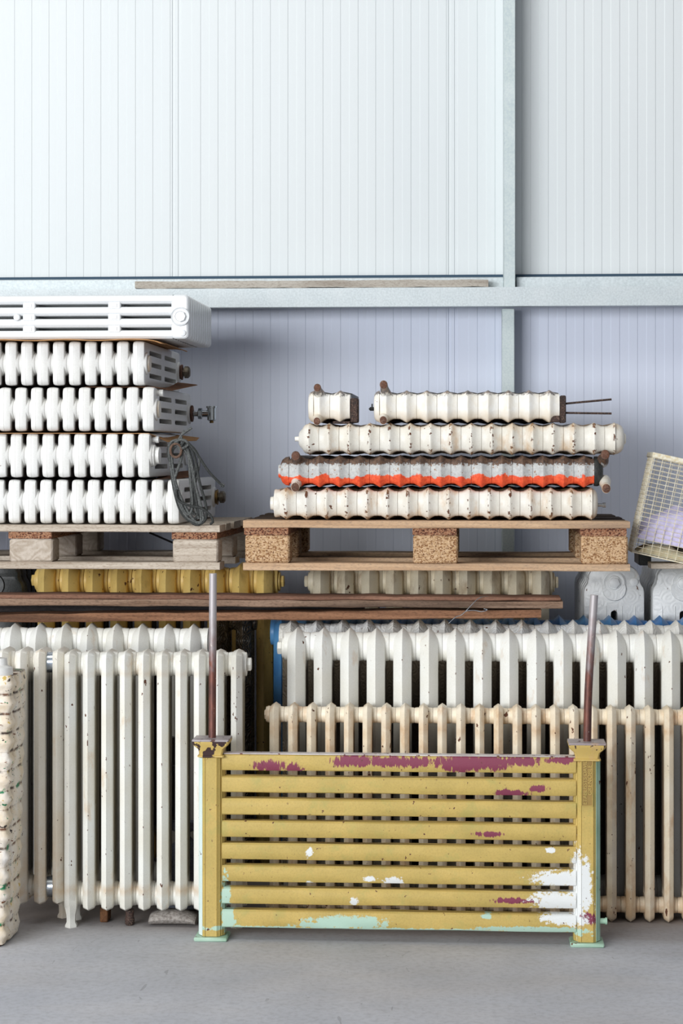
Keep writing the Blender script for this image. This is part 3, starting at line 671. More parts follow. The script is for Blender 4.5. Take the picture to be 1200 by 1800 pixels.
# ------------------------------------------------------------------ B: ribbed radiators lying on the right pallet
def drum_section(pitch, hy=0.0550, nose=0.042, back=0.11, H2=0.52, valley=0.0125, part='full', rnd=False):
    o_ = []
    for i in range(13):
        a = -pi/2+pi*i/12          # nose half: y from -hy to hy at z from 0
        o_.append((hy*sin(a), nose-nose*(max(cos(a), 0)**0.55)))
    o_ = o_+[(hy, back*0.7), (hy-0.008, back), (-hy+0.008, back), (-hy, back*0.7)]
    area_ = sum(o_[i-1][0]*o_[i][1]-o_[i][0]*o_[i-1][1] for i in range(len(o_)))
    if area_ < 0: o_.reverse()
    p = pitch-0.0006
    prof = [(-p/2, valley), (-p/2+0.0006, valley*0.93), (-0.33*p, valley*0.88), (-0.19*p, valley*0.55), (-0.08*p, valley*0.2), (-0.025*p, valley*0.02), (0, 0),
            (0.025*p, valley*0.02), (0.08*p, valley*0.2), (0.19*p, valley*0.55), (0.33*p, valley*0.88), (p/2-0.0006, valley*0.93), (p/2, valley)]
    if rnd: prof = [(-p/2, valley)]+[(p*u, valley*(sin(pi*min(abs(u), 0.5))**1.3)) for u in (-0.47, -0.4, -0.3, -0.2, -0.1, 0, 0.1, 0.2, 0.3, 0.4, 0.47)]+[(p/2, valley)]
    if part == 'left': prof = [q for q in prof if q[0] >= 0]
    if part == 'right': prof = [q for q in prof if q[0] <= 0]
    m = MB(); m.loft([[(x, y, z) for y, z in inset(o_, i)] for x, i in prof])
    col = rr(-hy+0.001, hy-0.001, back-0.02, H2, 0.02, 3)
    w = 0.35*pitch
    w = 0.495*pitch
    rings = [[(x, y, z) for y, z in inset(col, i)] for x, i in ((-w if part != 'left' else 0, 0.006 if part != 'left' else 0.001), (0.0005, 0), (w if part != 'right' else 0.001, 0.006 if part != 'right' else 0.001))]
    m.loft(rings)
    import bmesh
    me = bpy.data.meshes.new('section'); me.from_pydata(m.v, [], m.f)
    b_ = bmesh.new(); b_.from_mesh(me); bmesh.ops.recalc_face_normals(b_, faces=b_.faces)
    bmesh.ops.subdivide_edges(b_, edges=[e for e in b_.edges if e.verts[0].co.z < back*0.72 and e.verts[1].co.z < back*0.72 and abs(e.verts[0].co.x-e.verts[1].co.x) < 1e-6], cuts=1)
    for v_ in b_.verts:
        c = v_.co
        if c.z < back*0.8: c.y += 0.0012*noise.noise(c*90); c.z += 0.0010*noise.noise(c*75+Vector((5, 0, 0)))
    b_.to_mesh(me); b_.free(); me.shade_smooth(); me.set_sharp_from_angle(angle=radians(46))
    return me
YBf = 6.20
pB = 35.95*6.18/FPX
secB = drum_section(pB, 0.0505); secBL = drum_section(pB, 0.0505, part='left'); secBR = drum_section(pB, 0.0505, part='right')
for _m in (secBL, secBR): _m.materials.append(M['white_b'])
GB = 'ribbed cast-iron radiators stacked flat on the right pallet'
def ribbed(label, px0, n, py0, py1, mat, me=secB, pitch=pB, Yf=YBf, z0=None, group=GB, ends=''):
    X, zt = at(px0, py0, Yf); zb = at(px0, py1, Yf)[1]
    if z0 is not None: zb = z0
    hh = 0.0505
    t = radiator(label, (X, Yf, zb+hh), (radians(-90), 0, 0), me, n, pitch, mat, group)
    if ends:
        for i, ch in enumerate([c for c in t.children if c.name.startswith('section')]):
            if i == 0 and 'L' in ends: ch.data = secBL
            if i == n-1 and 'R' in ends: ch.data = secBR
        for ch in t.children: ch.material_slots[0].link = 'OBJECT'; ch.material_slots[0].material = mat
    return t
z1 = zR+0.0022
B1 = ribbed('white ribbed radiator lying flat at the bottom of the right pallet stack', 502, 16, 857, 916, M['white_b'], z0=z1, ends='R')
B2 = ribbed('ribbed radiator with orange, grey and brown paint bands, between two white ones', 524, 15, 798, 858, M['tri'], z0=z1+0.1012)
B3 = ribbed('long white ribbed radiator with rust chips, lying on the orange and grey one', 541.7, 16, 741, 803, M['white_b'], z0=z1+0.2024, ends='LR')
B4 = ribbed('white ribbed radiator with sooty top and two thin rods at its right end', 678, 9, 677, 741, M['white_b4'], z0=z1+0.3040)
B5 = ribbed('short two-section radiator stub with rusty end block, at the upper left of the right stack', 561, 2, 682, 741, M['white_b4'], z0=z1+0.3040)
def drum_end(t, x, d, prof, mat, name='end_cap', n=24):
    m = MB(); m.lathe([(d*a, r) for a, r in prof], (x, 0, 0.047), 'x', n, 0, 1.0, 0.86); return m.build(name, mat, t)
drum_end(B1, -pB/2, -1, [(-0.01, 0.043), (0.004, 0.0445), (0.007, 0.043), (0.008, 0.030), (0.010, 0.024), (0.012, 0.021), (0.020, 0.020)], M['white_b'])
drum_end(B1, 15*pB, 1, [(0, 0.049), (0.008, 0.046), (0.015, 0.038), (0.018, 0.028), (0.020, 0.012)], M['white_b'])
m = MB(); m.lathe([(0.020, 0.005), (0.034, 0.005), (0.034, 0.0075), (0.044, 0.0075)], (15*pB, 0.004, 0.04), 'x', 8); m.build('air_vent', M['silver'], B1)
drum_end(B3, 0, -1, [(0, 0.049), (0.012, 0.045), (0.018, 0.040), (0.022, 0.032), (0.030, 0.024), (0.033, 0.018), (0.034, 0.008), (0.046, 0.007)], M['white_b'])
drum_end(B3, 15*pB, 1, [(0, 0.049), (0.010, 0.047), (0.022, 0.040), (0.028, 0.030), (0.030, 0.018), (0.034, 0.016), (0.036, 0.012)], M['white_b'])
drum_end(B2, -pB/2, -1, [(0, 0.046), (0.012, 0.044), (0.022, 0.036), (0.026, 0.026), (0.028, 0.022), (0.034, 0.020)], M['tri'])
drum_end(B2, 14.5*pB, 1, [(0, 0.046), (0.010, 0.047), (0.020, 0.043), (0.026, 0.034), (0.028, 0.02)], M['dark'])
drum_end(B4, -pB/2+0.01, -1, [(0, 0.05), (0.010, 0.046), (0.016, 0.038), (0.018, 0.02)], M['white_b4'])
m = MB(); m.lathe([(-0.055, 0.0), (-0.05, 0.006), (-0.04, 0.006), (-0.03, 0.003), (-0.01, 0.003)], (0, 0.008, 0.02), 'x', 8); m.box(-0.046, -0.042, -0.008, 0.012, 0.018, 0.022); m.build('vent_key', M['black'], B4)
drum_end(B5, -pB/2+0.012, -1, [(0, 0.05), (0.010, 0.046), (0.016, 0.038), (0.018, 0.02)], M['white_b4'])
m = MB(); xB = 8.5*pB
m.box(xB+0.001, xB+0.019, -0.033, 0.052, 0.012, 0.085, 0.003); m.box(xB-0.028, xB+0.001, 0.030, 0.050, 0.012, 0.05, 0.002); m.build('end_bracket', M['rust_dark'], B4)
for yy, dy in ((-0.008, -0.013), (0.021, 0.002)):
    m = MB(); m.tube([(xB+0.019, yy, 0.03), (xB+0.161, yy+dy, 0.035)], 0.0033, 8); m.build('tie_rod', M['rust_dark'], B4)
m = MB(); xB = 1.5*pB; m.box(xB+0.001, xB+0.025, -0.026, 0.050, 0.014, 0.08, 0.003); m.box(xB-0.055, xB-0.0, 0.046, 0.054, 0.02, 0.06, 0.002); m.build('end_block', M['rust_dark'], B5)
def foot(t, x, sy, matp, L=0.05, out=0.068, r0=0.019, r1=0.0128, dx=0.0, rusty=True):
    """cast foot pointing at the viewer: local -z, splayed to sy"""
    p0 = Vector((x, sy*0.032, 0.035)); p1 = Vector((x+dx, sy*out, -L+0.02)); m = MB(); rings = []
    for k, u in enumerate((0, 0.35, 0.7, 0.9, 1.0)):
        c = p0.lerp(p1, u); r = (r0+(r1-r0)*min(1, u*1.3))*(1.0 if u < 0.8 else 1.06)
        if u >= 0.9: c.y = p1.y
        rings.append([(c.x+r*cos(a), c.y+r*1.12*sin(a), c.z) for a in [2*pi*i/16 for i in range(16)]])
    m.loft(rings); f = m.build('foot', matp, t)
    m = MB(); r = r1*0.97
    m.loft([[(p1.x+r*q*cos(a), p1.y+r*1.12*q*sin(a), p1.z-dz) for a in [2*pi*i/16 for i in range(16)]] for dz, q in ((-0.001, 1), (0.002, 1), (0.0035, 0.8))])
    m.build('foot_end', M['rust'], f)
foot(B2, ax(521, YBf)-B2.location.x, -1, M['tri'], out=0.048); foot(B2, ax(520, YBf)-B2.location.x, 1, M['white_b'], out=0.049)
foot(B2, ax(1060, YBf)-B2.location.x, -1, M['tri'], out=0.052, dx=0.004); foot(B2, ax(1064, YBf)-B2.location.x, 1, M['white_b'], out=0.052)
foot(B4, ax(678, YBf)-B4.location.x, -1, M['white_b4'], out=0.066, dx=-0.006, r1=0.0115); foot(B4, ax(674, YBf)-B4.location.x, 1, M['white_b4'], out=0.044, r1=0.0115)
foot(B5, ax(561, YBf)-B5.location.x, -1, M['white_b4'], out=0.057, dx=-0.004, r1=0.0108); foot(B5, ax(558, YBf)-B5.location.x, 1, M['white_b4'], out=0.047, r1=0.0108)
# rags of dark packing between the top radiators and the one below
# ------------------------------------------------------------------ C: standing column radiators, 80 mm pitch
def facet(w, i, top=0.0): return [(-w, i), (-w*0.93, i*0.80), (0, 0), (w*0.93, i*0.80), (w, i)]
def standing(Hc, T, w=0.0275, ins=0.030, pitch=0.08, slots=2, hr=0.044, hoff=0.058, boff=0.06, r=0.05, soft=False, z0=0.0, slotz=(0.115, 0.115), n=4, kz=1.0, hub_prof=None):
    outl = rr(-T/2, T/2, z0, Hc, r, n)
    prof = facet(w, ins) if not soft else [(-w, ins), (-w*0.92, ins*0.45), (-w*0.55, ins*0.12), (-w*0.08, 0), (w*0.08, 0), (w*0.55, ins*0.12), (w*0.92, ins*0.45), (w, ins)]
    holes = []
    cw = T/(slots+1)
    for k in range(slots):
        yc = -T/2+(k+1)*cw; holes.append(rr(yc-0.009, yc+0.009, z0+slotz[0], Hc-slotz[1], 0.008, 2))
    return section(outl, prof, holes, pitch, [(0, Hc-hoff, hr, hr), (0, z0+boff, hr, hr)], hub_prof, kz=kz)
GC = 'tall white column radiators standing behind the front row'
sec80 = standing(0.843, 0.165, r=0.07, n=6)
Y4 = 5.955
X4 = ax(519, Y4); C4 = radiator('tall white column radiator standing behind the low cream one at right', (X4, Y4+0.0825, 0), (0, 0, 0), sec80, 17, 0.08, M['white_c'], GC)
plug(C4, -0.04, 0, 0.78, -1, M['white_c'], 0.026, 0.022)
sec80b = standing(0.853, 0.155, r=0.05)
Y5 = 6.155; X5 = ax(510, Y5)
C5 = radiator('white column radiator with brown-chipped crests directly behind the tall white one at right', (X5, Y5+0.0775, 0), (0, 0, 0), sec80b, 17, 0.0797, M['crest'], GC)
Y6 = 6.335; X6 = ax(494, Y6)
C6 = radiator('blue column radiator, bright crests just visible behind the tall white radiators at right', (X6, Y6+0.0775, 0), (0, 0, 0), sec80b, 18, 0.0805, M['blue'])
# shoulder where the header of C4 starts at left
Hc = PB-0.001
sec80t = standing(Hc, 0.185, r=0.055, hr=0.046, hoff=0.062)
Y2 = 6.53
C2 = radiator('dirty cream column radiator standing under the right pallet, behind the planks', (ax(563, Y2), Y2+0.0925, 0), (0, 0, 0), sec80t, 10, 43.0*Y2/FPX*1.0, M['cream_c'], 'tall radiators propping up the pallets')
plug(C2, -0.04, 0, Hc-0.062, -1, M['cream_c']); plug(C2, 9*43*Y2/FPX+0.04, 0, Hc-0.062, 1, M['cream_c'])
C1 = radiator('yellow column radiator standing under the left pallet, behind the planks', (ax(77, Y2), Y2+0.0925, 0), (0, 0, 0), sec80t, 10, 43.4*Y2/FPX*1.005, M['yellow_c'], 'tall radiators propping up the pallets')
plug(C1, -0.04, 0, Hc-0.062, -1, M['yellow_c']); plug(C1, 9*43.4*Y2/FPX*1.005+0.04, 0, Hc-0.062, 1, M['yellow_c'])
# perpendicular ornate radiators at right: end face to the viewer
def ornate_section(Hc, W, T=0.07):
    h = W/2; r = 0.03
    o_ = [(-h, 0.02), (-h+0.01, 0), (h-0.01, 0), (h, 0.02), (h, Hc-0.085), (h-0.003, Hc-0.072), (h-0.012, Hc-0.058), (h-0.014, Hc-0.045)]
    for i in range(6): a = i/5*pi/2; o_.append((h-0.014-0.045+0.045*cos(a), Hc-0.045+0.045*sin(a)))
    for i in range(6): a = pi/2+i/5*pi/2; o_.append((-(h-0.014-0.045)+0.045*cos(a), Hc-0.045+0.045*sin(a)))
    o_ += [(-h+0.014, Hc-0.045), (-h+0.012, Hc-0.058), (-h+0.003, Hc-0.072), (-h, Hc-0.085)]
    prof = [(-0.030, 0.008), (-0.026, 0.002), (0, 0), (0.026, 0.002), (0.030, 0.008)]
    hole = rr(-0.011, 0.011, 0.12, Hc-0.145, 0.0108, 4)
    me = section(o_, prof, [hole], 0.075, [(0, Hc-0.075, 0.04, 0.04), (0, 0.075, 0.04, 0.04)])
    return me
secO = ornate_section(Hc, 0.197)
def endface(label, pxc, mat, Y=6.50, n=8, dark=False, me=secO):
    X = ax(pxc, Y)
    t = radiator(label, (X, Y+0.030, 0), (0, 0, radians(90)), me, n, 0.075, mat, 'radiators seen end-on along the wall side')
    if not dark:
        z = Hc-0.055
        m = MB(); m.lathe([(-0.029, 0.037), (-0.034, 0.037), (-0.036, 0.033), (-0.038, 0.033), (-0.036, 0.030), (-0.035, 0.024), (-0.040, 0.021)], (0, 0, z), 'x', 32)
        m.lathe([(-0.034, 0.019), (-0.047, 0.018), (-0.049, 0.015)], (0, 0, z), 'x', 6, 0.2); m.build('end_plug', M['white_p'], t)
        m = MB(); m.lathe([(-0.029, 0.013), (-0.033, 0.013), (-0.0345, 0.010)], (0, -0.064, z+0.003), 'x', 20); m.build('round_boss', M['white_p'], t)
        m = MB()
        for s_ in (-1, 1):
            m.box(-0.0325, -0.029, s_*0.046-0.0215, s_*0.046-0.0195, 0.05, Hc-0.13, 0.0006); m.box(-0.0325, -0.029, s_*0.046+0.0195, s_*0.046+0.0215, 0.05, Hc-0.13, 0.0006)
        m.build('raised_border', M['white_p'], t)
    return t
C7 = endface('ornate white radiator seen end-on, round plug, under the right pallet corner', 1079, M['white_orn'])
C8 = endface('ornate white radiator seen end-on at the right edge, under the wire basket', 1200, M['white_orn'])
C9 = endface('blackish radiator seen end-on at the left edge under the grey pallet', -12, M['dark'], 6.55, 6, True)
# dark ornate iron radiators in the gap behind
for i, (px, Y) in enumerate(((372, 6.36), (432, 6.345))):
    pass
secDk = standing(0.90, 0.155, r=0.03, pitch=0.075, w=0.025)
t = radiator('radiator painted dark brown for the shadowy gap left of the blue one', (ax(385, 6.345), 6.345+0.0775, 0), (0, 0, 0), secDk, 2, 0.075, M['brown_dark'])
# E4: tall white radiator behind the front left one
Y7 = 6.06
E4 = radiator('tall white column radiator standing behind the front left pair, under the planks', (ax(334, Y7), Y7+0.0825, 0), (0, 0, 0), sec80, 9, -0.08, M['white_c'], GC)
m = MB(); m.lathe([(0.03, 0.043), (0.047, 0.043), (0.049, 0.02), (0.062, 0.02)], (0, 0, 0.787), 'x', 20); m.build('end_plug', M['white_c'], E4)
# ------------------------------------------------------------------ D: low cream radiator, front right
Yd = 5.85; pD = 32.95*Yd/FPX
secD = standing(0.630, 0.10, w=0.0138, ins=0.011, pitch=pD, slots=2, hr=0.024, hoff=0.034, boff=0.045, r=0.024, slotz=(0.075, 0.062), n=4)
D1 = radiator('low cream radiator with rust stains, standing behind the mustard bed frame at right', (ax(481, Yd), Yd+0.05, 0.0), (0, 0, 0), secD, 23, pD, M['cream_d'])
plug(D1, -0.016, 0, 0.596, -1, M['cream_d'], 0.020, 0.016)
# ------------------------------------------------------------------ E: front left radiators
Ye = 5.68; pE = 32.8*5.72/FPX
secE = standing(0.797, 0.150, w=0.0165, ins=0.020, pitch=pE, slots=2, hr=0.036, hoff=0.040, boff=0.040, r=0.022, z0=0.048, slotz=(0.066, 0.060), n=2, kz=0.4)
rzE = 0.045
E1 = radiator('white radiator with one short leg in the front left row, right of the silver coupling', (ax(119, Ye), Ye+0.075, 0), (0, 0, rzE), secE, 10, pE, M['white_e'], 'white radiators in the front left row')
plug(E1, 9*pE+0.018, 0, 0.757, 1, M['white_e'], 0.026, 0.022)
secE_first = standing(0.797, 0.150, w=0.0165, ins=0.020, pitch=pE, slots=2, hr=0.036, hoff=0.040, boff=0.040, r=0.022, z0=0.048, slotz=(0.066, 0.060), n=2, kz=0.4,
    hub_prof=[(-0.30, 0.98), (0.3, 1.0), (0.42, 0.97), (0.46, 0.97), (0.5, 0.93)])
def leg(t, x, y, mat):
    m = MB(); rings = []
    for z, a, c in ((0.11, 0.014, 0.022), (0.075, 0.0165, 0.026), (0.055, 0.0165, 0.024), (0.035, 0.0125, 0.018), (0.015, 0.012, 0.016), (0.006, 0.0165, 0.02), (0.0, 0.0165, 0.02)):
        rings.append([(x+a*px_, y+c*py_, z) for px_, py_ in ((-1, -0.3), (0, -1), (1, -0.3), (1, 0.7), (0, 1), (-1, 0.7))])
    m.loft(rings); return m.build('leg', mat, t)
leg(E1, 0.002, -0.048, M['white_e']); leg(E1, 9*pE, -0.048, M['white_e']); leg(E1, 0.002, 0.048, M['white_e'])
m = MB(); m.box(-0.012, 0.012, -0.03, 0.03, 0.0, 0.06, 0.004); 
X2 = ax(66, Ye+0.03)
secE2 = standing(0.800, 0.150, w=0.0165, ins=0.020, pitch=pE, slots=2, hr=0.032, hoff=0.040, boff=0.045, r=0.022, z0=0.058, slotz=(0.070, 0.056), n=2, kz=0.4)
E2 = radiator('stained white radiator near the left edge with silver couplings joining the next one', (X2+pE, Ye+0.105, 0), (0, 0, rzE), secE2, 6, -pE, M['cream_e'], 'white radiators in the front left row')
for z in (0.760, 0.103):
    m = MB(); m.lathe([(-0.014, 0.028), (-0.012, 0.031), (0.012, 0.031), (0.014, 0.028)], (-0.5*pE, -0.012, z), 'x', 10); m.build('coupling', M['silver'], E2)
leg(E2, -4*pE, -0.04, M['cream_e']); leg(E2, 0.0, 0.04, M['cream_e'])
secE2_first = standing(0.800, 0.150, w=0.0165, ins=0.020, pitch=pE, slots=2, hr=0.032, hoff=0.040, boff=0.045, r=0.022, z0=0.058, slotz=(0.070, 0.056), n=2, kz=0.4,
    hub_prof=[(-0.5, 0.93), (-0.46, 0.97), (-0.42, 0.97), (-0.3, 1.0), (0.2, 1.0)])
for t_, me_, mt_ in ((E1, secE_first, M['white_e']), (E2, secE2_first, M['cream_e'])):
    ch = [c for c in t_.children if c.name.startswith('section')][0]
    me_.materials.append(mt_); ch.data = me_; ch.material_slots[0].link = 'OBJECT'; ch.material_slots[0].material = mt_
# E5: radiator on its end at far left
secV = drum_section(0.0535, 0.050, 0.036, 0.08, 0.20, 0.0105, rnd=True)
bx, bz = at(-13, 1655, 5.50); th5 = radians(1.6)
Rm = Matrix(((sin(th5), cos(th5), 0), (0, 0, 1), (cos(th5), -sin(th5), 0)))
E5 = thing('radiator', 'narrow radiator standing on end at the left edge, white paint chipped green and brown', 'radiator', (bx, 5.44, 0.004), Rm.to_euler())
for k in range(14): link('section', secV, M['layered'], E5, (0.03+k*0.0535, 0, 0))
m = MB(); m.lathe([(0.03+13.5*0.0535, 0.040), (0.03+13.5*0.0535+0.02, 0.038), (0.03+13.5*0.0535+0.026, 0.024), (0.03+13.5*0.0535+0.045, 0.022)], (0, 0, 0.045), 'x', 20); m.build('end_plug', M['white_a'], E5)
m = MB(); m.lathe([(0.0, 0.036), (0.01, 0.038)], (-0.002, 0, 0.045), 'x', 20); m.build('bottom_plug', M['rust_dark'], E5)
# things behind the front left radiator
m = MB(); rings = []
fx0, fz0 = ax(262, 5.9), 0.0
for k in range(15):
    u = k/14; zz = 0.006+0.26*u
    wv = (0.085*sin(pi*min(1, 0.25+u*0.9))**0.6 if u < 0.9 else 0.06)
    rings.append([(ax(318, 5.93)+0.012*sin(u*3)+wv*cos(a)*(1+0.06*noise.noise(Vector((cos(a), u*3, 1)))), 5.945+0.045*sin(a)*(0.6+0.4*sin(pi*u)), zz) for a in [2*pi*i/24 for i in range(24)]])
m.loft(rings); tag(m.build('felt_sack', M['felt']), 'blue-grey felt sack standing on the floor behind the front left radiator', 'sack')
m = MB(); rings = []
for k in range(11):
    u = k/10; x = ax(264, 5.75)+0.135*u; q = 0.0205*(sin(pi*(0.06+0.8*(1-u)))**0.4)
    rings.append([(x, 5.765+0.05*cos(a), 0.001+0.002*u+q*(1+sin(a))) for a in [2*pi*i/14 for i in range(14)]])
m.loft(rings); tag(m.build('stone', M['stone']), 'rounded grey stone on the floor under the front left radiator', 'stone')
m = MB(); m.box(ax(177, 5.78), ax(191, 5.78), 5.765, 5.82, 0.0, 0.045, 0.003); tag(m.build('wood_block', M['wood_y']), 'small brown timber block on the floor under the front left radiator', 'block')
m = MB(); m.lathe([(0, 0.010), (0.006, 0.0145), (0.016, 0.0145), (0.026, 0.012), (0.036, 0.012), (0.045, 0.014)], (ax(228, 5.74), 5.74, 0), 'z', 14); tag(m.build('iron_stub', M['rust_dark']), 'rusty brown iron stub on the floor between timber block and grey stone', 'iron piece')
m = MB(); xk, zk = at(305, 1345, 5.99)
m.tube([(ax(303, 6.0), 5.935, 0.272), (ax(303, 6.0), 5.935, 0.52)], 0.020, 12); m.box(ax(307, 6.0), ax(336, 6.0), 5.905, 5.925, zk-0.01, zk+0.012, 0.002)
tag(m.build('iron_pipe', M['dark']), 'dark pipe end with clamp behind the front left radiator', 'pipe')
# ------------------------------------------------------------------ planks on the radiators
def plank(label, px0, px1, pz0, pz1, Y, D, mat, seed, name='plank', slope=0.0, group='planks lying under the pallets', b=0.003, jit=0.0018, zabs=None):
    xa, xb = ax(px0, Y), ax(px1, Y); zt = at(px1, pz0, Y)[1]; zb = at(px1, pz1, Y)[1]
    m = MB(); L = xb-xa
    board(m, xa, xb, Y, Y+D, zb-slope*L, zt-slope*L, b, jit, 26, seed, 'x', slope)
    return tag(m.build(name, mat), label, 'plank', group)
plank('lower reddish plank resting on the radiator tops, its end left of the blue crests', -80, 951, 1071.5, 1086, 6.13, 0.11, M['plank2'], 5, slope=0.014)
plank('rough-sawn grey-brown plank lying on the lower reddish one', -80, 989, 1057.5, 1069.5, 6.12, 0.12, M['plank1'], 6, slope=0.0)
plank('thin brown board on top of the rough-sawn plank', -80, 985, 1050, 1057, 6.125, 0.125, M['plank1b'], 8, slope=0.0)
plank('dark board behind the planks at left, deepened to fill the shaded gap between them', -80, 640, 1045.5, 1080, 6.29, 0.05, M['plank_dark'], 9, slope=0.0)
plank('long silver-grey plank lying on the steel beam along the wall', 237, 858, 491, 504, 7.005, 0.06, M['plank3'], 11, slope=0.0, group=None, b=0.0015)
# twisted wire
m = MB(); m.tube([pt3(*p) for p in ((788,1096,6.11),(800,1085,6.11),(812,1080,6.1),(826,1066,6.1),(838,1054,6.105),(848,1049,6.12),(862,1048.5,6.16))], 0.0012, 6, 6)
m.tube([pt3(*p) for p in ((812,1080,6.1),(820,1074,6.095),(834,1073,6.1),(846,1075,6.1),(856,1072,6.1),(850,1070,6.1))], 0.0012, 6, 6)
tag(m.build('wire', M['silver']), 'bent silver wire lying over the plank edges near their right end', 'wire')
# thin stick seen through the left pallet
m = MB(); m.tube([pt3(262, 936, 6.9), pt3(322, 962, 6.9)], 0.0035, 6); tag(m.build('stick', M['black']), 'thin black stick slanting behind the grey pallet', 'stick')
# ------------------------------------------------------------------ mustard bed frame
Yb0 = 5.565
bl, br = ax(373, 5.6), ax(1030.5, 5.6)
BED = thing('bed_frame', 'chipped mustard iron bed frame end with eight wide slats, standing in front of the radiators', 'bed frame', ((bl+br)/2, 5.60, 0), (0, 0, 0))
def bx_(x): return x-(bl+br)/2
zz = lambda py, Y=5.57: at(700, py, Y)[1]
for k in range(8):
    y0 = 1329+k*39.4; y1 = y0+(28.6 if k < 7 else 31)
    Z1, Z0 = zz(y0, 5.57), zz(y1, 5.57); X0, X1 = bx_(bl)+0.030, bx_(br)-0.030
    m = MB(); o_ = [(-0.022, Z0+0.003), (-0.019, Z0), (0.012, Z0), (0.014, Z0+0.002), (0.014, Z1-0.002), (0.012, Z1), (-0.017, Z1), (-0.022, Z1-0.004), (-0.0245, (Z0+Z1)/2)]
    rings = []
    for i in range(13):
        u = i/12; rs = random.Random(k*31+i)
        rings.append([(X0+(X1-X0)*u, y+rs.uniform(-0.0006, 0.0006), z+rs.uniform(-0.0006, 0.0006)) for y, z in o_])
    m.loft(rings); sl = m.build('slat', M['bed'], BED)
    if k == 0:
        m = MB(); m.box(X0, X1, -0.021, 0.014, Z1-0.0008, Z1+0.0022, 0.001); lg = m.build('worn_top_edge', M['ledge'], sl)
ztop = zz(1303); zcap0 = zz(1330)
for side, X, lab in ((-1, bx_(bl), None), (1, bx_(br), None)):
    m = MB(); hw_ = 0.0365
    cs = [(-hw_, 0.03), (-hw_, -0.006), (-hw_+0.002, -0.010), (-hw_+0.004, -0.012), (-hw_+0.006, -0.018), (-hw_+0.009, -0.020), (-hw_+0.011, -0.026), (-hw_+0.014, -0.028),
          (-0.0165, -0.034), (-0.0155, -0.032), (0.0155, -0.032), (0.0165, -0.034), (hw_-0.014, -0.028), (hw_-0.011, -0.026), (hw_-0.009, -0.020), (hw_-0.006, -0.018), (hw_-0.004, -0.012), (hw_-0.002, -0.010), (hw_, -0.006), (hw_, 0.03)]
    m.loft([[(X+x, y, z) for x, y in cs] for z in (0.012, zcap0)]); po = m.build('post', M['bed'], BED, 25)
    # painted flank strips
    for s_, mt in ((-1, M['mint_pale'] if side < 0 else M['bed']), (1, M['bed'] if side < 0 else M['mint'])):
        m = MB(); xs_ = [(s_*(hw_+0.0012), 0.031), (s_*(hw_+0.0012), -0.0065), (s_*(hw_-0.006), -0.0192), (s_*(hw_-0.009), -0.0215), (s_*(hw_-0.0108), -0.0275), (s_*(hw_-0.0120), -0.0275),
                              (s_*(hw_-0.0105), -0.0200), (s_*(hw_-0.007), -0.0180), (s_*(hw_-0.002), -0.005), (s_*(hw_-0.002), 0.031)]
        if mt is M['bed']: continue
        m.loft([[(X+x, y, z) for x, y in xs_] for z in (0.013, zcap0-0.002)]); q = m.build('side_moulding', mt, po, 25); q['label'] = 'mint green side moulding'
    m = MB(); rings = []
    for z, e in ((zcap0-0.008, 0.001), (zcap0-0.006, 0.004), (zcap0-0.002, 0.004), (zcap0, 0.001), (zcap0+0.016, 0.003), (zcap0+0.028, 0.009), (zcap0+0.036, 0.012), (zcap0+0.040, 0.012)):
        a = 0.0365+e if z > zcap0-0.001 else 0.024+e; c = 0.034+e
        a = 0.026+e*1.9 if e < 0.005 else 0.0365+e*0.95
        rings.append([(X-a, -c, z), (X+a, -c, z), (X+a+0.004, -c+0.004, z), (X+a+0.004, 0.034+e*0.5, z), (X-a-0.004, 0.034+e*0.5, z), (X-a-0.004, -c+0.004, z)])
    m.loft(rings); cp = m.build('post_cap', M['cap'], BED, 30)
    m = MB(); m.box(X-0.0515, X+0.0515, -0.0475, 0.043, zcap0+0.0385, zcap0+0.0445, 0.0012); m.build('cap_plate', M['cap_top'], cp)
    m = MB(); m.box(X-0.047, X+0.047, -0.045, 0.043, 0.0, 0.011, 0.003); m.build('base_plate', M['mint'], BED)
    zt = zcap0+0.0445
    m = MB()
    if side < 0: m.tube([(X, 0.0, zt-0.004), (X+0.002, 0.0, at(374, 1008, 5.6)[1])], 0.0108, 14)
    else: m.tube([(X+0.002, 0.0, zt-0.004), (bx_(ax(1034, 5.6)), 0.0, at(1034, 1210, 5.6)[1]), (bx_(ax(1044, 5.6)), 0.0, at(1044, 1046, 5.6)[1])], 0.0112, 14, 4)
    m.build('pipe', M['pipe'], BED)
m = MB(); m.lathe([(0, 0.008), (0.014, 0.008), (0.015, 0.010), (0.020, 0.010)], (bx_(br)+0.037, 0.0, 0.065), 'x', 10); m.build('bolt', M['mint'], BED)
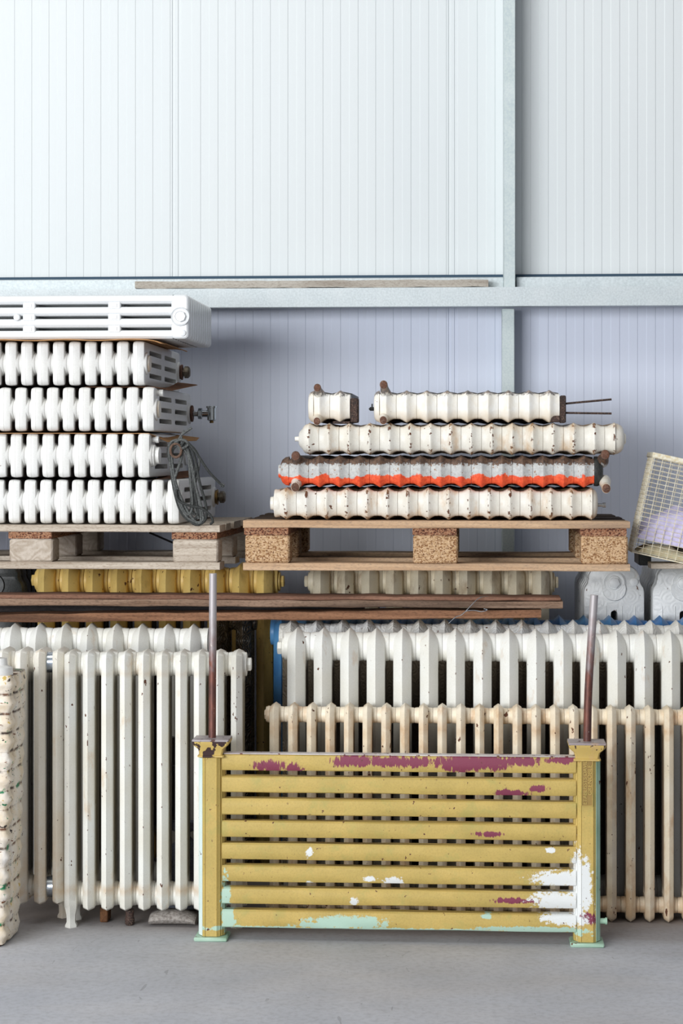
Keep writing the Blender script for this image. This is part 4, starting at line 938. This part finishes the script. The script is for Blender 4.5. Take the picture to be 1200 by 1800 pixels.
# embossed maker's plate on the right post
XR = bx_(br); pz1 = zz(1333, 5.565); pz0 = zz(1413, 5.565)
m = MB(); m.box(XR-0.0152, XR+0.0152, -0.0345, -0.030, pz0, pz1, 0.0006)
pl = m.build('maker_plate', M['bed_recess'], BED, 25); pl['label'] = 'embossed maker plate'
m = MB(); yf, yb_ = -0.0368, -0.034
m.box(XR-0.0160, XR-0.0142, yf, yb_, pz0, pz1, 0.0003); m.box(XR+0.0142, XR+0.0160, yf, yb_, pz0, pz1, 0.0003)
m.box(XR-0.016, XR+0.016, yf, yb_, pz0-0.001, pz0+0.001, 0.0003); m.box(XR-0.016, XR+0.016, yf, yb_, pz1-0.001, pz1+0.001, 0.0003)
m.build('plate_border', M['bed'], pl)
def text_mesh(s, size, parent, loc, mat, wx=1.0):
    cu = bpy.data.curves.new('t', 'FONT'); cu.body = s; cu.size = size; cu.extrude = 0.0016; cu.resolution_u = 3; cu.space_character = wx
    ob = bpy.data.objects.new('t', cu); C.objects.link(ob); bpy.context.view_layer.update()
    me = bpy.data.meshes.new_from_object(ob.evaluated_get(bpy.context.evaluated_depsgraph_get())); bpy.data.objects.remove(ob)
    me.materials.clear()
    o = link('embossed_lettering', me, mat, parent); o.location = loc
    # reads bottom to top on the upright face: text x -> up, text y -> left
    o.rotation_euler = Matrix(((0, -1, 0), (0, 0, -1), (1, 0, 0))).to_euler()
    return o
text_mesh('ETABLISSTS DAVID', 0.0150, pl, (XR-0.0010, -0.0350, pz0+0.004), M['bed'], 1.0)
text_mesh('GRENOBLE', 0.0160, pl, (XR+0.0128, -0.0350, pz0+0.030), M['bed'], 1.08)
# ------------------------------------------------------------------ wire basket
tb = radians(12.5); bxx, bzz = at(1111, 969, 6.30)
BK = thing('wire_basket', 'tilted cream wire mesh basket with cloths inside, at the right edge above the ornate radiators', 'basket', (bxx, 6.30, bzz), (0, tb, 0))
WB, DB, HB = 0.42, 0.20, 0.305
def grid(face):
    m = MB(); r = 0.0009
    def ln(a, c, rr_=r): m.tube([a, c], rr_, 5)
    if face in ('front', 'back'):
        y = 0 if face == 'front' else DB
        for i in range(int(WB/0.0265)+1):
            x = i*0.0265+0.004; ln((x, y, 0), (x, y, HB), 0.0011)
        for j in range(int(HB/0.0138)+1): ln((0, y-0.0015, j*0.0138+0.003), (WB, y-0.0015, j*0.0138+0.003))
    else:
        x = 0 if face == 'left' else WB
        for i in range(int(DB/0.0265)+1): ln((x, i*0.0265, 0), (x, i*0.0265, HB), 0.0011)
        for j in range(int(HB/0.0138)+1): ln((x, 0, j*0.0138+0.003), (x, DB, j*0.0138+0.003))
    o = m.build('wire_mesh', M['wire'], BK, 60); o['kind'] = 'stuff'
for f in ('front', 'back', 'left', 'right'): grid(f)
m = MB(); r = 0.0035
for a, c in (((0,0),(WB,0)), ((WB,0),(WB,DB)), ((WB,DB),(0,DB)), ((0,DB),(0,0))):
    m.tube([(a[0], a[1], HB), (c[0], c[1], HB)], r, 8)
m.box(-0.004, WB+0.004, -0.003, 0.0005, HB-0.001, HB+0.013, 0.001); m.box(-0.004, WB+0.004, DB, DB+0.003, HB-0.001, HB+0.013, 0.001)
m.box(-0.004, 0.0, 0, DB, HB-0.001, HB+0.013, 0.001); m.box(WB, WB+0.004, 0, DB, HB-0.001, HB+0.013, 0.001)
m.build('top_rim', M['wire'], BK)
m = MB(); m.box(-0.002, WB, -0.002, DB, -0.004, 0.0, 0.001); m.build('bottom_tray', M['wire'], BK)
RB = Matrix.Rotation(tb, 4, 'Y'); TB = Matrix.Translation((bxx, 6.30, bzz)) @ RB
def lump(name, label, cat, x0, x1, y0, y1, fz, mat, seed, zb=0.003):
    m = MB(); nx, ny = 26, 14; top = []; bot = []
    for j in range(ny+1):
        for i in range(nx+1):
            u, v_ = i/nx, j/ny; x = x0+(x1-x0)*u; y = y0+(y1-y0)*v_
            e = (min(1, 6*u, 6*(1-u), 5*v_+0.15, 5*(1-v_)))**0.5
            z = fz(u, v_)*max(e, 0.0)+0.016*noise.noise(Vector((x*22, y*18, seed)))*e+0.006*noise.noise(Vector((x*60, y*50, seed)))*e
            top.append((x, y, zb+max(z, 0.002))); bot.append((x, y, zb))
    N = nx+1; K = len(top); fs = []
    for j in range(ny):
        for i in range(nx): a = j*N+i; fs += [(a, a+1, a+N+1, a+N), (K+a, K+a+N, K+a+N+1, K+a+1)]
    for i in range(nx): fs += [(i, K+i, K+i+1, i+1), (ny*N+i, ny*N+i+1, K+ny*N+i+1, K+ny*N+i)]
    for j in range(ny): fs += [(j*N, j*N+N, K+j*N+N, K+j*N), (j*N+nx, K+j*N+nx, K+j*N+nx+N, j*N+nx+N)]
    m.add([tuple(TB @ Vector(p)) for p in top+bot], fs)
    return tag(m.build(name, mat, None, 70), label, cat)
lump('padding', 'sage green padding in the bottom of the wire basket', 'padding', 0.02, 0.40, 0.02, 0.18, lambda u, v_: 0.030+0.004*sin(u*7), M['cloth_green'], 2)
lump('cloth', 'crumpled lilac cloth lying in the wire basket', 'cloth', 0.006, 0.40, 0.006, 0.19, lambda u, v_: (0.055+0.05*min(1, u*3)+0.03*v_), M['cloth'], 5, 0.055 if False else 0.045)
# props under the basket
m = MB(); board(m, ax(1144, 6.33), ax(1330, 6.33), 6.33, 6.45, at(1150, 1000, 6.33)[1], at(1150, 990.5, 6.33)[1], 0.003, 0.0008, 6, 3, 'x', 0.0)
tag(m.build('plank', M['wood_grey']), 'grey plank end lying under the wire basket at the right edge', 'plank')
m = MB(); zk0 = Hc+0.001; m.box(ax(1120, 6.55), ax(1142, 6.55), 6.50, 6.68, zk0, zk0+0.045, 0.004); tag(m.build('iron_block', M['dark']), 'dark block in the shadow under the left corner of the wire basket', 'block')
